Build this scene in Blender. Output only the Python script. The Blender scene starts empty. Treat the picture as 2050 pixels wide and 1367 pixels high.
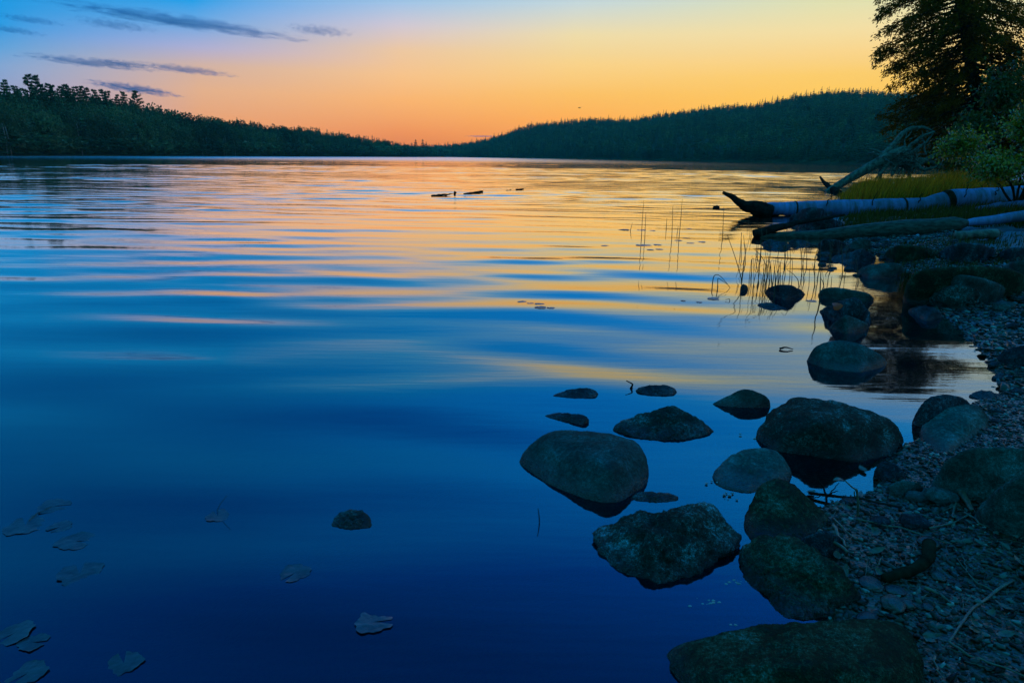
import bpy, bmesh, math, random
import numpy as np
from mathutils import Vector, Matrix

R = math.radians
sc = bpy.context.scene
COL = sc.collection
rng = np.random.default_rng(7)
random.seed(7)

# ------------------------------------------------------------------ camera
F_PX = 1367.0                       # 24 mm on a 36 mm sensor, in photo pixels
CAM = np.array([0.0, 0.0, 1.3])
PITCH = math.atan((683.5 - 314.5) / F_PX)
ROLL = R(0.70)
fwd = np.array([0, math.cos(PITCH), -math.sin(PITCH)])
up0 = np.array([0, math.sin(PITCH), math.cos(PITCH)])
rt0 = np.array([1.0, 0, 0])
upv = up0 * math.cos(ROLL) - rt0 * math.sin(ROLL)
rtv = rt0 * math.cos(ROLL) + up0 * math.sin(ROLL)
cam_d = bpy.data.cameras.new('camera')
cam_d.lens = 24.0; cam_d.sensor_width = 36.0; cam_d.clip_start = 0.05; cam_d.clip_end = 20000
cam = bpy.data.objects.new('camera', cam_d); COL.objects.link(cam)
m = Matrix(((rtv[0], upv[0], -fwd[0], CAM[0]), (rtv[1], upv[1], -fwd[1], CAM[1]),
            (rtv[2], upv[2], -fwd[2], CAM[2]), (0, 0, 0, 1)))
cam.matrix_world = m
sc.camera = cam

def ray(px, py):
    d = fwd * F_PX + rtv * (px - 1025.0) + upv * (683.5 - py)
    return d / np.linalg.norm(d)
def azel(px, py):
    d = ray(px, py)
    return math.degrees(math.atan2(d[0], d[1])), math.degrees(math.asin(d[2]))
def at_z(px, py, z=0.0):            # where the sight line meets the level z
    d = ray(px, py); t = (z - CAM[2]) / d[2]
    return CAM + d * t
def at_y(px, py, Y):                # where it meets the vertical plane at distance Y
    d = ray(px, py); return CAM + d * (Y / d[1])
def mpp(P):                         # metres per photo pixel at P
    return float(np.dot(np.asarray(P) - CAM, fwd)) / F_PX

# ------------------------------------------------------------------ view, world, sun
sc.view_settings.view_transform = 'Standard'
sc.view_settings.look = 'None'
sc.view_settings.exposure = 0.0
sc.view_settings.gamma = 1.0
sc.cycles.max_bounces = 8
sc.cycles.transparent_max_bounces = 24
sc.cycles.volume_bounces = 0
sc.cycles.caustics_reflective = False
sc.cycles.caustics_refractive = False
sc.cycles.sample_clamp_indirect = 4.0

def lin(c):
    out = []
    for v in c:
        v /= 255.0
        out.append(v / 12.92 if v <= 0.04045 else ((v + 0.055) / 1.055) ** 2.4)
    return out

SUN_AZ, SUN_EL = R(24.0), R(2.0)
world = bpy.data.worlds.new('World'); sc.world = world
world.use_nodes = True
nt = world.node_tree; nt.nodes.clear()
N = nt.nodes.new; LK = nt.links.new
def wmath(op, a, b=None, c=None, clamp=False):
    n = N('ShaderNodeMath'); n.operation = op; n.use_clamp = clamp
    for i, v in enumerate((a, b, c)):
        if v is None: continue
        if isinstance(v, (int, float)): n.inputs[i].default_value = v
        else: LK(v, n.inputs[i])
    return n.outputs[0]
tc = N('ShaderNodeTexCoord')
nrm = N('ShaderNodeVectorMath'); nrm.operation = 'NORMALIZE'; LK(tc.outputs['Generated'], nrm.inputs[0])
sx = N('ShaderNodeSeparateXYZ'); LK(nrm.outputs[0], sx.inputs[0])
el = wmath('ARCSINE', sx.outputs['Z'])
elc = wmath('MAXIMUM', el, 0.0)
tpos = wmath('POWER', wmath('DIVIDE', elc, math.pi / 2), 0.5)
az = wmath('MULTIPLY', wmath('ARCTAN2', sx.outputs['X'], sx.outputs['Y']), 180 / math.pi)
# sky colours down a few compass directions: (photo row inside the frame, or elevation in degrees above it)
ZEN = [(34, (0, 96, 214)), (44, (0, 78, 186)), (58, (20, 168, 238)), (90, (36, 186, 250))]
HIGH = [(14, (110, 176, 228)), (18, (20, 146, 232)), (24, (0, 132, 228))] + ZEN
columns = [
    (0,    [(300, (150, 132, 142)), (230, (146, 148, 178)), (165, (146, 160, 202)), (130, (132, 164, 212)), (95, (92, 160, 222)), (50, (14, 150, 228)), (0, (0, 146, 224))],
           [(17, (0, 134, 220)), (24, (0, 124, 218))] + ZEN),
    (400,  [(300, (226, 138, 88)), (240, (236, 160, 118)), (180, (232, 176, 152)), (130, (214, 178, 186)), (95, (176, 174, 212)), (50, (108, 166, 226)), (0, (10, 154, 232))],
           [(17, (0, 136, 222)), (24, (0, 126, 220))] + ZEN),
    (800,  [(300, (216, 116, 62)), (265, (240, 144, 78)), (200, (253, 180, 112)), (150, (251, 196, 150)), (100, (240, 200, 182)), (50, (206, 198, 210)), (0, (150, 192, 230))],
           [(14, (60, 168, 234)), (18, (0, 144, 230)), (24, (0, 130, 224))] + ZEN),
    (1150, [(300, (238, 140, 50)), (240, (255, 172, 66)), (190, (255, 192, 92)), (130, (253, 212, 146)), (70, (238, 220, 192)), (0, (188, 212, 220))], HIGH),
    (1650, [(300, (252, 172, 36)), (200, (255, 198, 66)), (150, (255, 206, 98)), (110, (253, 214, 146)), (60, (242, 222, 184)), (0, (218, 222, 202))],
           [(15, (150, 188, 216)), (20, (30, 150, 228)), (26, (0, 132, 226))] + ZEN),
]
GAIN_HIGH = 1.0
def make_ramp(px, inside, above):
    stops = []
    for py, c in inside:
        e = max(0.0, azel(px, py)[1]); q = lin(c); stops.append((e, [q[0] * 1.07, q[1] * 1.02, q[2] * (0.70 if q[2] < q[0] else 1.0)]))
    g_ = float(np.interp(px, [0, 400, 800, 1150, 1650], [1.15, 1.35, 1.8, 2.2, 2.4]))
    for e, c in above:
        k_ = 1 + (g_ - 1) * float(np.interp(e, [15, 19, 24, 30, 38, 46], [.2, .6, 1, .95, .6, .0]))
        stops.append((e, [v * k_ for v in lin(c)]))
    stops.sort(key=lambda s: s[0])
    r = N('ShaderNodeValToRGB'); cr = r.color_ramp; cr.interpolation = 'LINEAR'
    while len(cr.elements) > 1: cr.elements.remove(cr.elements[-1])
    for i, (e, c) in enumerate(stops):
        t = math.sqrt(e / 90.0)
        el_ = cr.elements[0] if i == 0 else cr.elements.new(t)
        el_.position = t; el_.color = (c[0], c[1], c[2], 1)
    LK(tpos, r.inputs[0])
    return r.outputs[0], azel(px, 150)[0]
prev = None
for px, inside, above in columns:
    out, a = make_ramp(px, inside, above)
    if prev is None:
        prev, pa = out, a; continue
    mr = N('ShaderNodeMapRange'); mr.interpolation_type = 'LINEAR'
    LK(az, mr.inputs['Value']); mr.inputs['From Min'].default_value = pa; mr.inputs['From Max'].default_value = a
    mx = N('ShaderNodeMix'); mx.data_type = 'RGBA'
    LK(mr.outputs[0], mx.inputs['Factor']); LK(prev, mx.inputs['A']); LK(out, mx.inputs['B'])
    prev, pa = mx.outputs['Result'], a
# away from the afterglow (sides and behind) the sky is plain dusk blue
cosd = wmath('ADD', wmath('MULTIPLY', sx.outputs['X'], math.sin(SUN_AZ)), wmath('MULTIPLY', sx.outputs['Y'], math.cos(SUN_AZ)))
mr = N('ShaderNodeMapRange'); mr.interpolation_type = 'SMOOTHSTEP'
LK(cosd, mr.inputs['Value']); mr.inputs['From Min'].default_value = -0.25; mr.inputs['From Max'].default_value = 0.42
mx = N('ShaderNodeMix'); mx.data_type = 'RGBA'
LK(mr.outputs[0], mx.inputs['Factor']); mx.inputs['A'].default_value = (0.02, 0.30, 0.46, 1); LK(prev, mx.inputs['B'])
bg = N('ShaderNodeBackground'); LK(mx.outputs['Result'], bg.inputs['Color']); bg.inputs['Strength'].default_value = 1.14
sky = N('ShaderNodeTexSky'); sky.sky_type = 'NISHITA'; sky.sun_disc = False
sky.sun_elevation = SUN_EL; sky.sun_rotation = SUN_AZ
bg2 = N('ShaderNodeBackground'); LK(sky.outputs[0], bg2.inputs['Color']); bg2.inputs['Strength'].default_value = 0.002
ad = N('ShaderNodeAddShader'); LK(bg.outputs[0], ad.inputs[0]); LK(bg2.outputs[0], ad.inputs[1])
wo = N('ShaderNodeOutputWorld'); LK(ad.outputs[0], wo.inputs['Surface'])

sun_d = bpy.data.lights.new('sun', 'SUN'); sun_d.energy = 0.4; sun_d.angle = R(2); sun_d.color = (1, 0.72, 0.45)
sun = bpy.data.objects.new('sun', sun_d); COL.objects.link(sun)
sdir = Vector((math.sin(SUN_AZ) * math.cos(SUN_EL), math.cos(SUN_AZ) * math.cos(SUN_EL), math.sin(SUN_EL)))
sun.rotation_euler = (-sdir).to_track_quat('-Z', 'Y').to_euler()
sun.location = (20, 40, 30)

# ------------------------------------------------------------------ numpy helpers
_perm = np.random.default_rng(11).permutation(256)
_perm = np.concatenate([_perm, _perm, _perm])
_g = np.random.default_rng(12).normal(size=(256, 3)); _g /= np.linalg.norm(_g, axis=1)[:, None]
def pnoise(P):
    P = np.asarray(P, float)
    i = np.floor(P).astype(int); f = P - i
    u = f * f * f * (f * (f * 6 - 15) + 10)
    i &= 255
    res = 0
    for dx in (0, 1):
        for dy in (0, 1):
            for dz in (0, 1):
                h = _perm[_perm[_perm[(i[:, 0] + dx) & 255] + ((i[:, 1] + dy) & 255)] + ((i[:, 2] + dz) & 255)]
                g = _g[h]
                d = (g * (f - np.array([dx, dy, dz]))).sum(1)
                w = (u[:, 0] if dx else 1 - u[:, 0]) * (u[:, 1] if dy else 1 - u[:, 1]) * (u[:, 2] if dz else 1 - u[:, 2])
                res = res + d * w
    return res
def fbm(P, o=4, gain=0.5):
    P = np.asarray(P, float); s = 0; a = 1.0
    for k in range(o):
        s = s + a * pnoise(P * (2.03 ** k) + 17.3 * k); a *= gain
    return s

class MB:
    def __init__(self): self.V = []; self.F = []; self.n = 0
    def add(self, V, F):
        V = np.asarray(V, float)
        self.V.append(V)
        for f in (F if isinstance(F, list) else [F]):
            f = np.asarray(f, int)
            if len(f): self.F.append(f + self.n)
        self.n += len(V)
    def tube(self, pts, rad, sides=8, cap=True):
        pts = np.asarray(pts, float); n = len(pts)
        rad = np.broadcast_to(np.asarray(rad, float), (n,))
        tan = np.gradient(pts, axis=0); tan /= np.linalg.norm(tan, axis=1)[:, None] + 1e-12
        ref = np.array([0.31, 0.2, 0.93]) if abs(tan[0][2]) < 0.85 else np.array([0.9, 0.3, 0.1])
        a = np.cross(tan, ref); a /= np.linalg.norm(a, axis=1)[:, None] + 1e-12
        b = np.cross(tan, a)
        th = np.linspace(0, 2 * np.pi, sides, endpoint=False)
        V = pts[:, None, :] + rad[:, None, None] * (np.cos(th)[None, :, None] * a[:, None, :] + np.sin(th)[None, :, None] * b[:, None, :])
        V = V.reshape(-1, 3)
        i = np.arange(n - 1)[:, None] * sides; j = np.arange(sides)[None, :]; j2 = (j + 1) % sides
        Q = np.stack([i + j, i + j2, i + sides + j2, i + sides + j], -1).reshape(-1, 4)
        fs = [Q]
        if cap:
            V = np.vstack([V, pts[:1], pts[-1:]])
            k = np.arange(sides); k2 = (k + 1) % sides
            fs.append(np.stack([np.full(sides, n * sides), k2, k], -1))
            o = (n - 1) * sides
            fs.append(np.stack([np.full(sides, n * sides + 1), o + k, o + k2], -1))
        self.add(V, fs)
    def cards(self, C, D, L, W, fold=0.15):           # pointed leaves: base, two flanks, tip
        C = np.asarray(C, float); D = np.asarray(D, float); n = len(C)
        D = D / (np.linalg.norm(D, axis=1)[:, None] + 1e-12)
        r = rng.normal(size=(n, 3)); S = np.cross(D, r); S /= np.linalg.norm(S, axis=1)[:, None] + 1e-12
        U = np.cross(D, S)
        L = np.broadcast_to(L, (n,))[:, None]; W = np.broadcast_to(W, (n,))[:, None]
        a = C; b = C + D * L * .45 + S * W * .5 + U * W * fold; c = C + D * L; d = C + D * L * .45 - S * W * .5 + U * W * fold
        V = np.stack([a, b, c, d], 1).reshape(-1, 3)
        self.add(V, np.arange(4 * n).reshape(-1, 4))
    def mesh(self, name, smooth=True):
        V = np.concatenate(self.V); me = bpy.data.meshes.new(name)
        me.vertices.add(len(V)); me.vertices.foreach_set('co', V.astype(np.float32).ravel())
        lv = np.concatenate([f.ravel() for f in self.F]); cnt = np.concatenate([np.full(len(f), f.shape[1]) for f in self.F])
        st = np.concatenate([[0], np.cumsum(cnt)[:-1]])
        me.loops.add(len(lv)); me.loops.foreach_set('vertex_index', lv.astype(np.int32))
        me.polygons.add(len(cnt)); me.polygons.foreach_set('loop_start', st.astype(np.int32))
        me.polygons.foreach_set('use_smooth', np.full(len(cnt), smooth))
        me.update(calc_edges=True)
        return me
    def build(self, name, mat, parent=None, smooth=True, origin=None):
        if origin is not None:
            self.V = [v - np.asarray(origin) for v in self.V]
        o = bpy.data.objects.new(name, self.mesh(name, smooth)); COL.objects.link(o)
        if mat: o.data.materials.append(mat)
        if origin is not None: o.location = origin
        if parent: o.parent = parent
        return o
def tag(o, label, cat, group=None, kind=None):
    o['label'] = label; o['category'] = cat
    if group: o['group'] = group
    if kind: o['kind'] = kind
    return o
def empty(name, loc):
    o = bpy.data.objects.new(name, None); COL.objects.link(o); o.location = loc; o.empty_display_size = 0.2
    return o
def child(mb, name, mat, parent, smooth=True):        # vertices are given in world space
    mb.V = [v - np.array(parent.location) for v in mb.V]
    return mb.build(name, mat, parent, smooth)
_ico = {}
def ico(sub):
    if sub not in _ico:
        bm = bmesh.new(); bmesh.ops.create_icosphere(bm, subdivisions=sub, radius=1)
        bm.verts.ensure_lookup_table()
        _ico[sub] = (np.array([v.co[:] for v in bm.verts]), np.array([[v.index for v in f.verts] for f in bm.faces])); bm.free()
    return _ico[sub]

# ------------------------------------------------------------------ materials
def mat_new(name):
    mt = bpy.data.materials.new(name); mt.use_nodes = True
    t = mt.node_tree; t.nodes.clear()
    o = t.nodes.new('ShaderNodeOutputMaterial')
    return mt, t, o
def mnoise(t, scale, detail=4, rough=0.6, vec=None, scl=None):
    n = t.nodes.new('ShaderNodeTexNoise'); n.inputs['Scale'].default_value = scale
    n.inputs['Detail'].default_value = detail; n.inputs['Roughness'].default_value = rough
    if vec is None:
        g = t.nodes.new('ShaderNodeNewGeometry'); vec = g.outputs['Position']
    if scl:
        mp = t.nodes.new('ShaderNodeMapping'); mp.inputs['Scale'].default_value = scl; t.links.new(vec, mp.inputs[0]); vec = mp.outputs[0]
    t.links.new(vec, n.inputs['Vector'])
    return n.outputs['Fac']
def mramp(t, fac, stops):
    r = t.nodes.new('ShaderNodeValToRGB'); cr = r.color_ramp
    while len(cr.elements) > 1: cr.elements.remove(cr.elements[-1])
    for i, (p, c) in enumerate(stops):
        e = cr.elements[0] if i == 0 else cr.elements.new(p)
        e.position = p; e.color = (*c, 1)
    t.links.new(fac, r.inputs[0]); return r.outputs[0]
def mmath(t, op, a, b=None, clamp=False):
    n = t.nodes.new('ShaderNodeMath'); n.operation = op; n.use_clamp = clamp
    for i, v in enumerate((a, b)):
        if v is None: continue
        if isinstance(v, (int, float)): n.inputs[i].default_value = v
        else: t.links.new(v, n.inputs[i])
    return n.outputs[0]
def stone_mat(name, c0, c1, c2, bump=0.6, bscale=60, rough=0.62, wetline=0.035):
    mt, t, o = mat_new(name)
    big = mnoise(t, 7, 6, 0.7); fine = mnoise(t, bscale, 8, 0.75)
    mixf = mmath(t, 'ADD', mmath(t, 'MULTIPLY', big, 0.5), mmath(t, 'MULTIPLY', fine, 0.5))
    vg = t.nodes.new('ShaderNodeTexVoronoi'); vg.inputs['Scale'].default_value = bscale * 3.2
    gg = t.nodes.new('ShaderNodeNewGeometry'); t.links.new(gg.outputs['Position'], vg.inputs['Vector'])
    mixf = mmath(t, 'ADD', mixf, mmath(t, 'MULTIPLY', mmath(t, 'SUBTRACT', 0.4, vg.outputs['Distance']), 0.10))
    col = mramp(t, mixf, [(0.40, [v * .45 for v in c0]), (0.485, c0), (0.535, c1), (0.60, c2), (0.66, [c2[0] * 1.6, c2[1] * 2.2, c2[2] * 2.8])])  # grain tones; darkest stop paints shade in hollows, bluish top stop paints sky glints
    g = t.nodes.new('ShaderNodeNewGeometry'); s = t.nodes.new('ShaderNodeSeparateXYZ'); t.links.new(g.outputs['Position'], s.inputs[0])
    wob = mmath(t, 'ADD', s.outputs['Z'], mmath(t, 'MULTIPLY', big, -0.05))
    mr = t.nodes.new('ShaderNodeMapRange'); mr.interpolation_type = 'SMOOTHSTEP'; t.links.new(wob, mr.inputs[0])
    mr.inputs['From Min'].default_value = -0.02; mr.inputs['From Max'].default_value = wetline
    mx = t.nodes.new('ShaderNodeMix'); mx.data_type = 'RGBA'
    t.links.new(mr.outputs[0], mx.inputs['Factor'])
    mu = t.nodes.new('ShaderNodeMix'); mu.data_type = 'RGBA'; mu.blend_type = 'MULTIPLY'; mu.inputs['Factor'].default_value = 1
    t.links.new(col, mu.inputs['A']); mu.inputs['B'].default_value = (0.4, 0.4, 0.4, 1)
    t.links.new(mu.outputs['Result'], mx.inputs['A']); t.links.new(col, mx.inputs['B'])
    df = t.nodes.new('ShaderNodeBsdfDiffuse'); t.links.new(mx.outputs['Result'], df.inputs['Color'])
    gl = t.nodes.new('ShaderNodeBsdfGlossy'); gl.inputs['Color'].default_value = (0.75, 0.9, 1.0, 1)
    rr = t.nodes.new('ShaderNodeMapRange'); t.links.new(mr.outputs[0], rr.inputs[0]); rr.inputs['To Min'].default_value = 0.2; rr.inputs['To Max'].default_value = rough * 0.7
    t.links.new(rr.outputs[0], gl.inputs['Roughness'])
    sh = t.nodes.new('ShaderNodeMapRange'); t.links.new(mr.outputs[0], sh.inputs[0]); sh.inputs['To Min'].default_value = 0.06; sh.inputs['To Max'].default_value = 0.016
    b = t.nodes.new('ShaderNodeBump'); b.inputs['Strength'].default_value = min(1.0, bump * 1.2); b.inputs['Distance'].default_value = 0.035
    t.links.new(mixf, b.inputs['Height']); t.links.new(b.outputs[0], df.inputs['Normal']); t.links.new(b.outputs[0], gl.inputs['Normal'])
    ms = t.nodes.new('ShaderNodeMixShader'); t.links.new(sh.outputs[0], ms.inputs[0]); t.links.new(df.outputs[0], ms.inputs[1]); t.links.new(gl.outputs[0], ms.inputs[2])
    t.links.new(ms.outputs[0], o.inputs[0])
    return mt
M = {}
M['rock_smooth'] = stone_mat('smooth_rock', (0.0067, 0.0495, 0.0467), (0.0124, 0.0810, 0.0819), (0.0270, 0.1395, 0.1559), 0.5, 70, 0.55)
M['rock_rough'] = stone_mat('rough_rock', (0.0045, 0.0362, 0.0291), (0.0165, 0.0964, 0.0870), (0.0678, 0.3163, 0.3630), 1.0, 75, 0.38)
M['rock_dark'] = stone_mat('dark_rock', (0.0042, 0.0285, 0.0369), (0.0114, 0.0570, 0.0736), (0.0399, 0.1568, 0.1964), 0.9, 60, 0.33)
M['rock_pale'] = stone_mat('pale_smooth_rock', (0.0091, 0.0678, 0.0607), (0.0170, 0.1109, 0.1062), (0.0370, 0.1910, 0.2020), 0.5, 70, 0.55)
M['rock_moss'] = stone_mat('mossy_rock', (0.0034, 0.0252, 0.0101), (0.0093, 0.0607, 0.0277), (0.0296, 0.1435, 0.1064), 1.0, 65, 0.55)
def pebble_mat():
    mt, t, o = mat_new('wet_pebbles'); p = t.nodes.new('ShaderNodeBsdfPrincipled')
    g = t.nodes.new('ShaderNodeNewGeometry')
    col = mramp(t, g.outputs['Random Per Island'], [(0.0, (0.003, 0.009, 0.008)), (0.4, (0.010, 0.026, 0.022)), (0.75, (0.024, 0.062, 0.054)), (0.93, (0.06, 0.13, 0.12)), (1.0, (0.15, 0.27, 0.26))])
    t.links.new(col, p.inputs['Base Color']); p.inputs['Roughness'].default_value = 0.3; p.inputs['Specular IOR Level'].default_value = 0.12
    f = mnoise(t, 260, 3, 0.6); b = t.nodes.new('ShaderNodeBump'); b.inputs['Strength'].default_value = 0.4; b.inputs['Distance'].default_value = 0.003
    t.links.new(f, b.inputs['Height']); t.links.new(b.outputs[0], p.inputs['Normal'])
    t.links.new(p.outputs[0], o.inputs[0]); return mt
M['pebble'] = pebble_mat()
def ground_mat():
    mt, t, o = mat_new('shore_gravel'); p = t.nodes.new('ShaderNodeBsdfPrincipled')
    g = t.nodes.new('ShaderNodeNewGeometry')
    v = t.nodes.new('ShaderNodeTexVoronoi'); v.inputs['Scale'].default_value = 55; t.links.new(g.outputs['Position'], v.inputs['Vector'])
    big = mnoise(t, 1.3, 5, 0.65)
    c1 = mramp(t, v.outputs['Color'], [(0.1, (0.006, 0.009, 0.005)), (0.6, (0.018, 0.022, 0.012)), (0.95, (0.055, 0.06, 0.04))])
    c2 = mramp(t, big, [(0.35, (0.020, 0.022, 0.008)), (0.6, (0.045, 0.040, 0.018))])
    mx = t.nodes.new('ShaderNodeMix'); mx.data_type = 'RGBA'; mx.inputs['Factor'].default_value = 0.45
    t.links.new(c1, mx.inputs['A']); t.links.new(c2, mx.inputs['B']); t.links.new(mx.outputs['Result'], p.inputs['Base Color'])
    p.inputs['Roughness'].default_value = 0.4
    b = t.nodes.new('ShaderNodeBump'); b.inputs['Strength'].default_value = 0.8; b.inputs['Distance'].default_value = 0.012; b.invert = True
    t.links.new(v.outputs['Distance'], b.inputs['Height']); t.links.new(b.outputs[0], p.inputs['Normal'])
    t.links.new(p.outputs[0], o.inputs[0]); return mt
M['ground'] = ground_mat()
def simple_mat(name, c0, c1, scale=8, rough=0.6, bump=0.3, scl=None, spec=0.5, bdist=0.01):
    mt, t, o = mat_new(name); p = t.nodes.new('ShaderNodeBsdfPrincipled')
    f = mnoise(t, scale, 5, 0.6, scl=scl); t.links.new(mramp(t, f, [(0.35, c0), (0.65, c1)]), p.inputs['Base Color'])
    p.inputs['Roughness'].default_value = rough; p.inputs['Specular IOR Level'].default_value = spec
    b = t.nodes.new('ShaderNodeBump'); b.inputs['Strength'].default_value = bump; b.inputs['Distance'].default_value = bdist
    t.links.new(f, b.inputs['Height']); t.links.new(b.outputs[0], p.inputs['Normal'])
    t.links.new(p.outputs[0], o.inputs[0]); return mt
def leaf_mat(name, c0, c1, rough=0.5, trans=0.25, tcol=None, spec=0.4, zone=0):
    mt, t, o = mat_new(name); p = t.nodes.new('ShaderNodeBsdfPrincipled')
    g = t.nodes.new('ShaderNodeNewGeometry')
    col = mramp(t, g.outputs['Random Per Island'], [(0.0, c0), (1.0, c1)])
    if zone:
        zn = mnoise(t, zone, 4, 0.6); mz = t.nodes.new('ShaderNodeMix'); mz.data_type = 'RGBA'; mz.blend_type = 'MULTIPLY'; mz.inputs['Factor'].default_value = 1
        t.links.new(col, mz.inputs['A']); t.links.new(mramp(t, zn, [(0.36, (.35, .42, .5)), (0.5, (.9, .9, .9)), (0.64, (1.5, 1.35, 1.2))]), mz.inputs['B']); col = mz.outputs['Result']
    t.links.new(col, p.inputs['Base Color']); p.inputs['Roughness'].default_value = rough; p.inputs['Specular IOR Level'].default_value = spec
    tr = t.nodes.new('ShaderNodeBsdfTranslucent')
    if tcol: tr.inputs['Color'].default_value = (*tcol, 1)
    else: t.links.new(col, tr.inputs['Color'])
    mx = t.nodes.new('ShaderNodeMixShader'); mx.inputs[0].default_value = trans
    t.links.new(p.outputs[0], mx.inputs[1]); t.links.new(tr.outputs[0], mx.inputs[2]); t.links.new(mx.outputs[0], o.inputs[0])
    return mt
M['bark_dark'] = simple_mat('dark_bark', (0.008, 0.010, 0.007), (0.028, 0.032, 0.020), 14, 0.8, 0.6, (1, 1, 0.25), spec=0.0)
M['old_log'] = simple_mat('old_log_bark', (0.012, 0.024, 0.020), (0.05, 0.085, 0.075), 9, 0.7, 0.6, (1, 3, 3), spec=0.1)
M['twig'] = simple_mat('twig_bark', (0.03, 0.04, 0.025), (0.11, 0.12, 0.08), 40, 0.5, 0.4)
M['wet_wood'] = simple_mat('wet_dark_wood', (0.004, 0.008, 0.008), (0.014, 0.026, 0.024), 12, 0.55, 0.6, spec=0.0)
M['grey_wood'] = simple_mat('weathered_wood', (0.010, 0.022, 0.018), (0.11, 0.15, 0.125), 9, 0.7, 1.0, bdist=0.05)
def birch_mat():
    mt, t, o = mat_new('birch_bark'); p = t.nodes.new('ShaderNodeBsdfPrincipled')
    f = mnoise(t, 3.2, 6, 0.7, scl=(2.4, 0.5, 0.5)); f2 = mnoise(t, 1.2, 4, 0.6)
    a = mramp(t, f, [(0.30, (0.06, 0.05, 0.05)), (0.41, (0.07, 0.12, 0.25)), (0.62, (0.13, 0.21, 0.56))])
    mx = t.nodes.new('ShaderNodeMix'); mx.data_type = 'RGBA'; mx.blend_type = 'MULTIPLY'; mx.inputs['Factor'].default_value = 1
    t.links.new(a, mx.inputs['A']); t.links.new(mramp(t, f2, [(0.35, (0.40, 0.44, 0.36)), (0.6, (1, 1, 1))]), mx.inputs['B'])
    t.links.new(mx.outputs['Result'], p.inputs['Base Color']); p.inputs['Roughness'].default_value = 0.6
    b = t.nodes.new('ShaderNodeBump'); b.inputs['Strength'].default_value = 0.4; b.inputs['Distance'].default_value = 0.02
    t.links.new(f, b.inputs['Height']); t.links.new(b.outputs[0], p.inputs['Normal']); t.links.new(p.outputs[0], o.inputs[0]); return mt
M['birch'] = birch_mat()
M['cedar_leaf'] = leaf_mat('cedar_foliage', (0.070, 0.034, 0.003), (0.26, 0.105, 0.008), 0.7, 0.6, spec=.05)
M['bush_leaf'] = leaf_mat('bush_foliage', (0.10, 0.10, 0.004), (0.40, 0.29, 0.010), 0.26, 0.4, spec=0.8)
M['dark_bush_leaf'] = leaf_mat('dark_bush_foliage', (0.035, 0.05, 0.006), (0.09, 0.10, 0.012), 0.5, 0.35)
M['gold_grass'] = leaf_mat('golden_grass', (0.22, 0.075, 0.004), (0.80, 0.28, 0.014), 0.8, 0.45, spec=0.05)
M['sedge'] = leaf_mat('green_sedge', (0.022, 0.026, 0.004), (0.10, 0.085, 0.012), 0.7, 0.3, spec=0.1)
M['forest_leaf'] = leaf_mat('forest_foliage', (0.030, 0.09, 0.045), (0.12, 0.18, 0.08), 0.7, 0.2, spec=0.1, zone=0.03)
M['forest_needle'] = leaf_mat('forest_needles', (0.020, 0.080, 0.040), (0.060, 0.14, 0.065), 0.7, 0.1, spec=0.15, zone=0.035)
M['forest_floor'] = simple_mat('forest_floor', (0.012, 0.035, 0.018), (0.03, 0.055, 0.024), 0.05, 0.9, 0.0, spec=0.1)
M['pale_trunk'] = simple_mat('pale_trunk', (0.10, 0.10, 0.08), (0.28, 0.27, 0.23), 3, 0.8, 0.2)
M['reed'] = simple_mat('reed_stem', (0.018, 0.022, 0.010), (0.045, 0.05, 0.02), 30, 0.6, 0.0)
M['pad'] = simple_mat('lily_pad_leaf', (0.005, 0.017, 0.024), (0.022, 0.052, 0.068), 22, 0.35, 0.5)
M['pad_dark'] = simple_mat('dark_lily_pad_leaf', (0.006, 0.012, 0.010), (0.02, 0.03, 0.025), 30, 0.4, 0.3)
M['dead_leaf'] = simple_mat('dead_leaf', (0.03, 0.035, 0.02), (0.09, 0.095, 0.06), 60, 0.5, 0.4)
M['orange_leaf'] = simple_mat('orange_leaf', (0.9, 0.03, 0.0), (1.0, 0.06, 0.0), 30, 0.5, 0.2)
M['bird'] = simple_mat('bird_feathers', (0.01, 0.01, 0.01), (0.03, 0.028, 0.025), 5, 0.8, 0.0)
M['bubble'] = simple_mat('bubble_film', (0.10, 0.14, 0.16), (0.25, 0.3, 0.32), 50, 0.15, 0.0)

# ------------------------------------------------------------------ shoreline and ground
shore_px = [(1600, 1460), (1650, 1330), (1675, 1240), (1640, 1150), (1610, 1090), (1618, 1030), (1690, 1006), (1762, 988), (1780, 955), (1788, 925),
            (1808, 895), (1842, 885), (1868, 870), (1940, 812), (2002, 790), (2012, 760), (1990, 722), (1955, 690), (1925, 655), (1885, 628),
            (1868, 606), (1838, 560), (1800, 522), (1745, 506), (1690, 489), (1710, 470), (1660, 462), (1625, 447), (1660, 433), (1600, 422),
            (1655, 408), (1690, 393), (1706, 380), (1800, 363), (1900, 354), (2050, 350), (2300, 348)]
shore = [(0.75, -6.0), (0.75, 0.2)] + [tuple(at_z(x, y)[:2]) for x, y in shore_px] + [(160, 130), (420, 160), (420, -6.0)]
SH = np.array(shore)
def sdist(X, Y):
    X = np.asarray(X, float); Y = np.asarray(Y, float)
    best = np.full(X.shape, 1e9); inside = np.zeros(X.shape, bool); n = len(SH)
    for i in range(n):
        a = SH[i]; b = SH[(i + 1) % n]
        e = b - a; L2 = (e ** 2).sum()
        t = np.clip(((X - a[0]) * e[0] + (Y - a[1]) * e[1]) / L2, 0, 1)
        best = np.minimum(best, np.hypot(X - a[0] - t * e[0], Y - a[1] - t * e[1]))
        c = (a[1] > Y) != (b[1] > Y)
        with np.errstate(divide='ignore', invalid='ignore'):
            xi = (b[0] - a[0]) * (Y - a[1]) / (b[1] - a[1]) + a[0]
        inside ^= c & (X < xi)
    return np.where(inside, best, -best)
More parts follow.
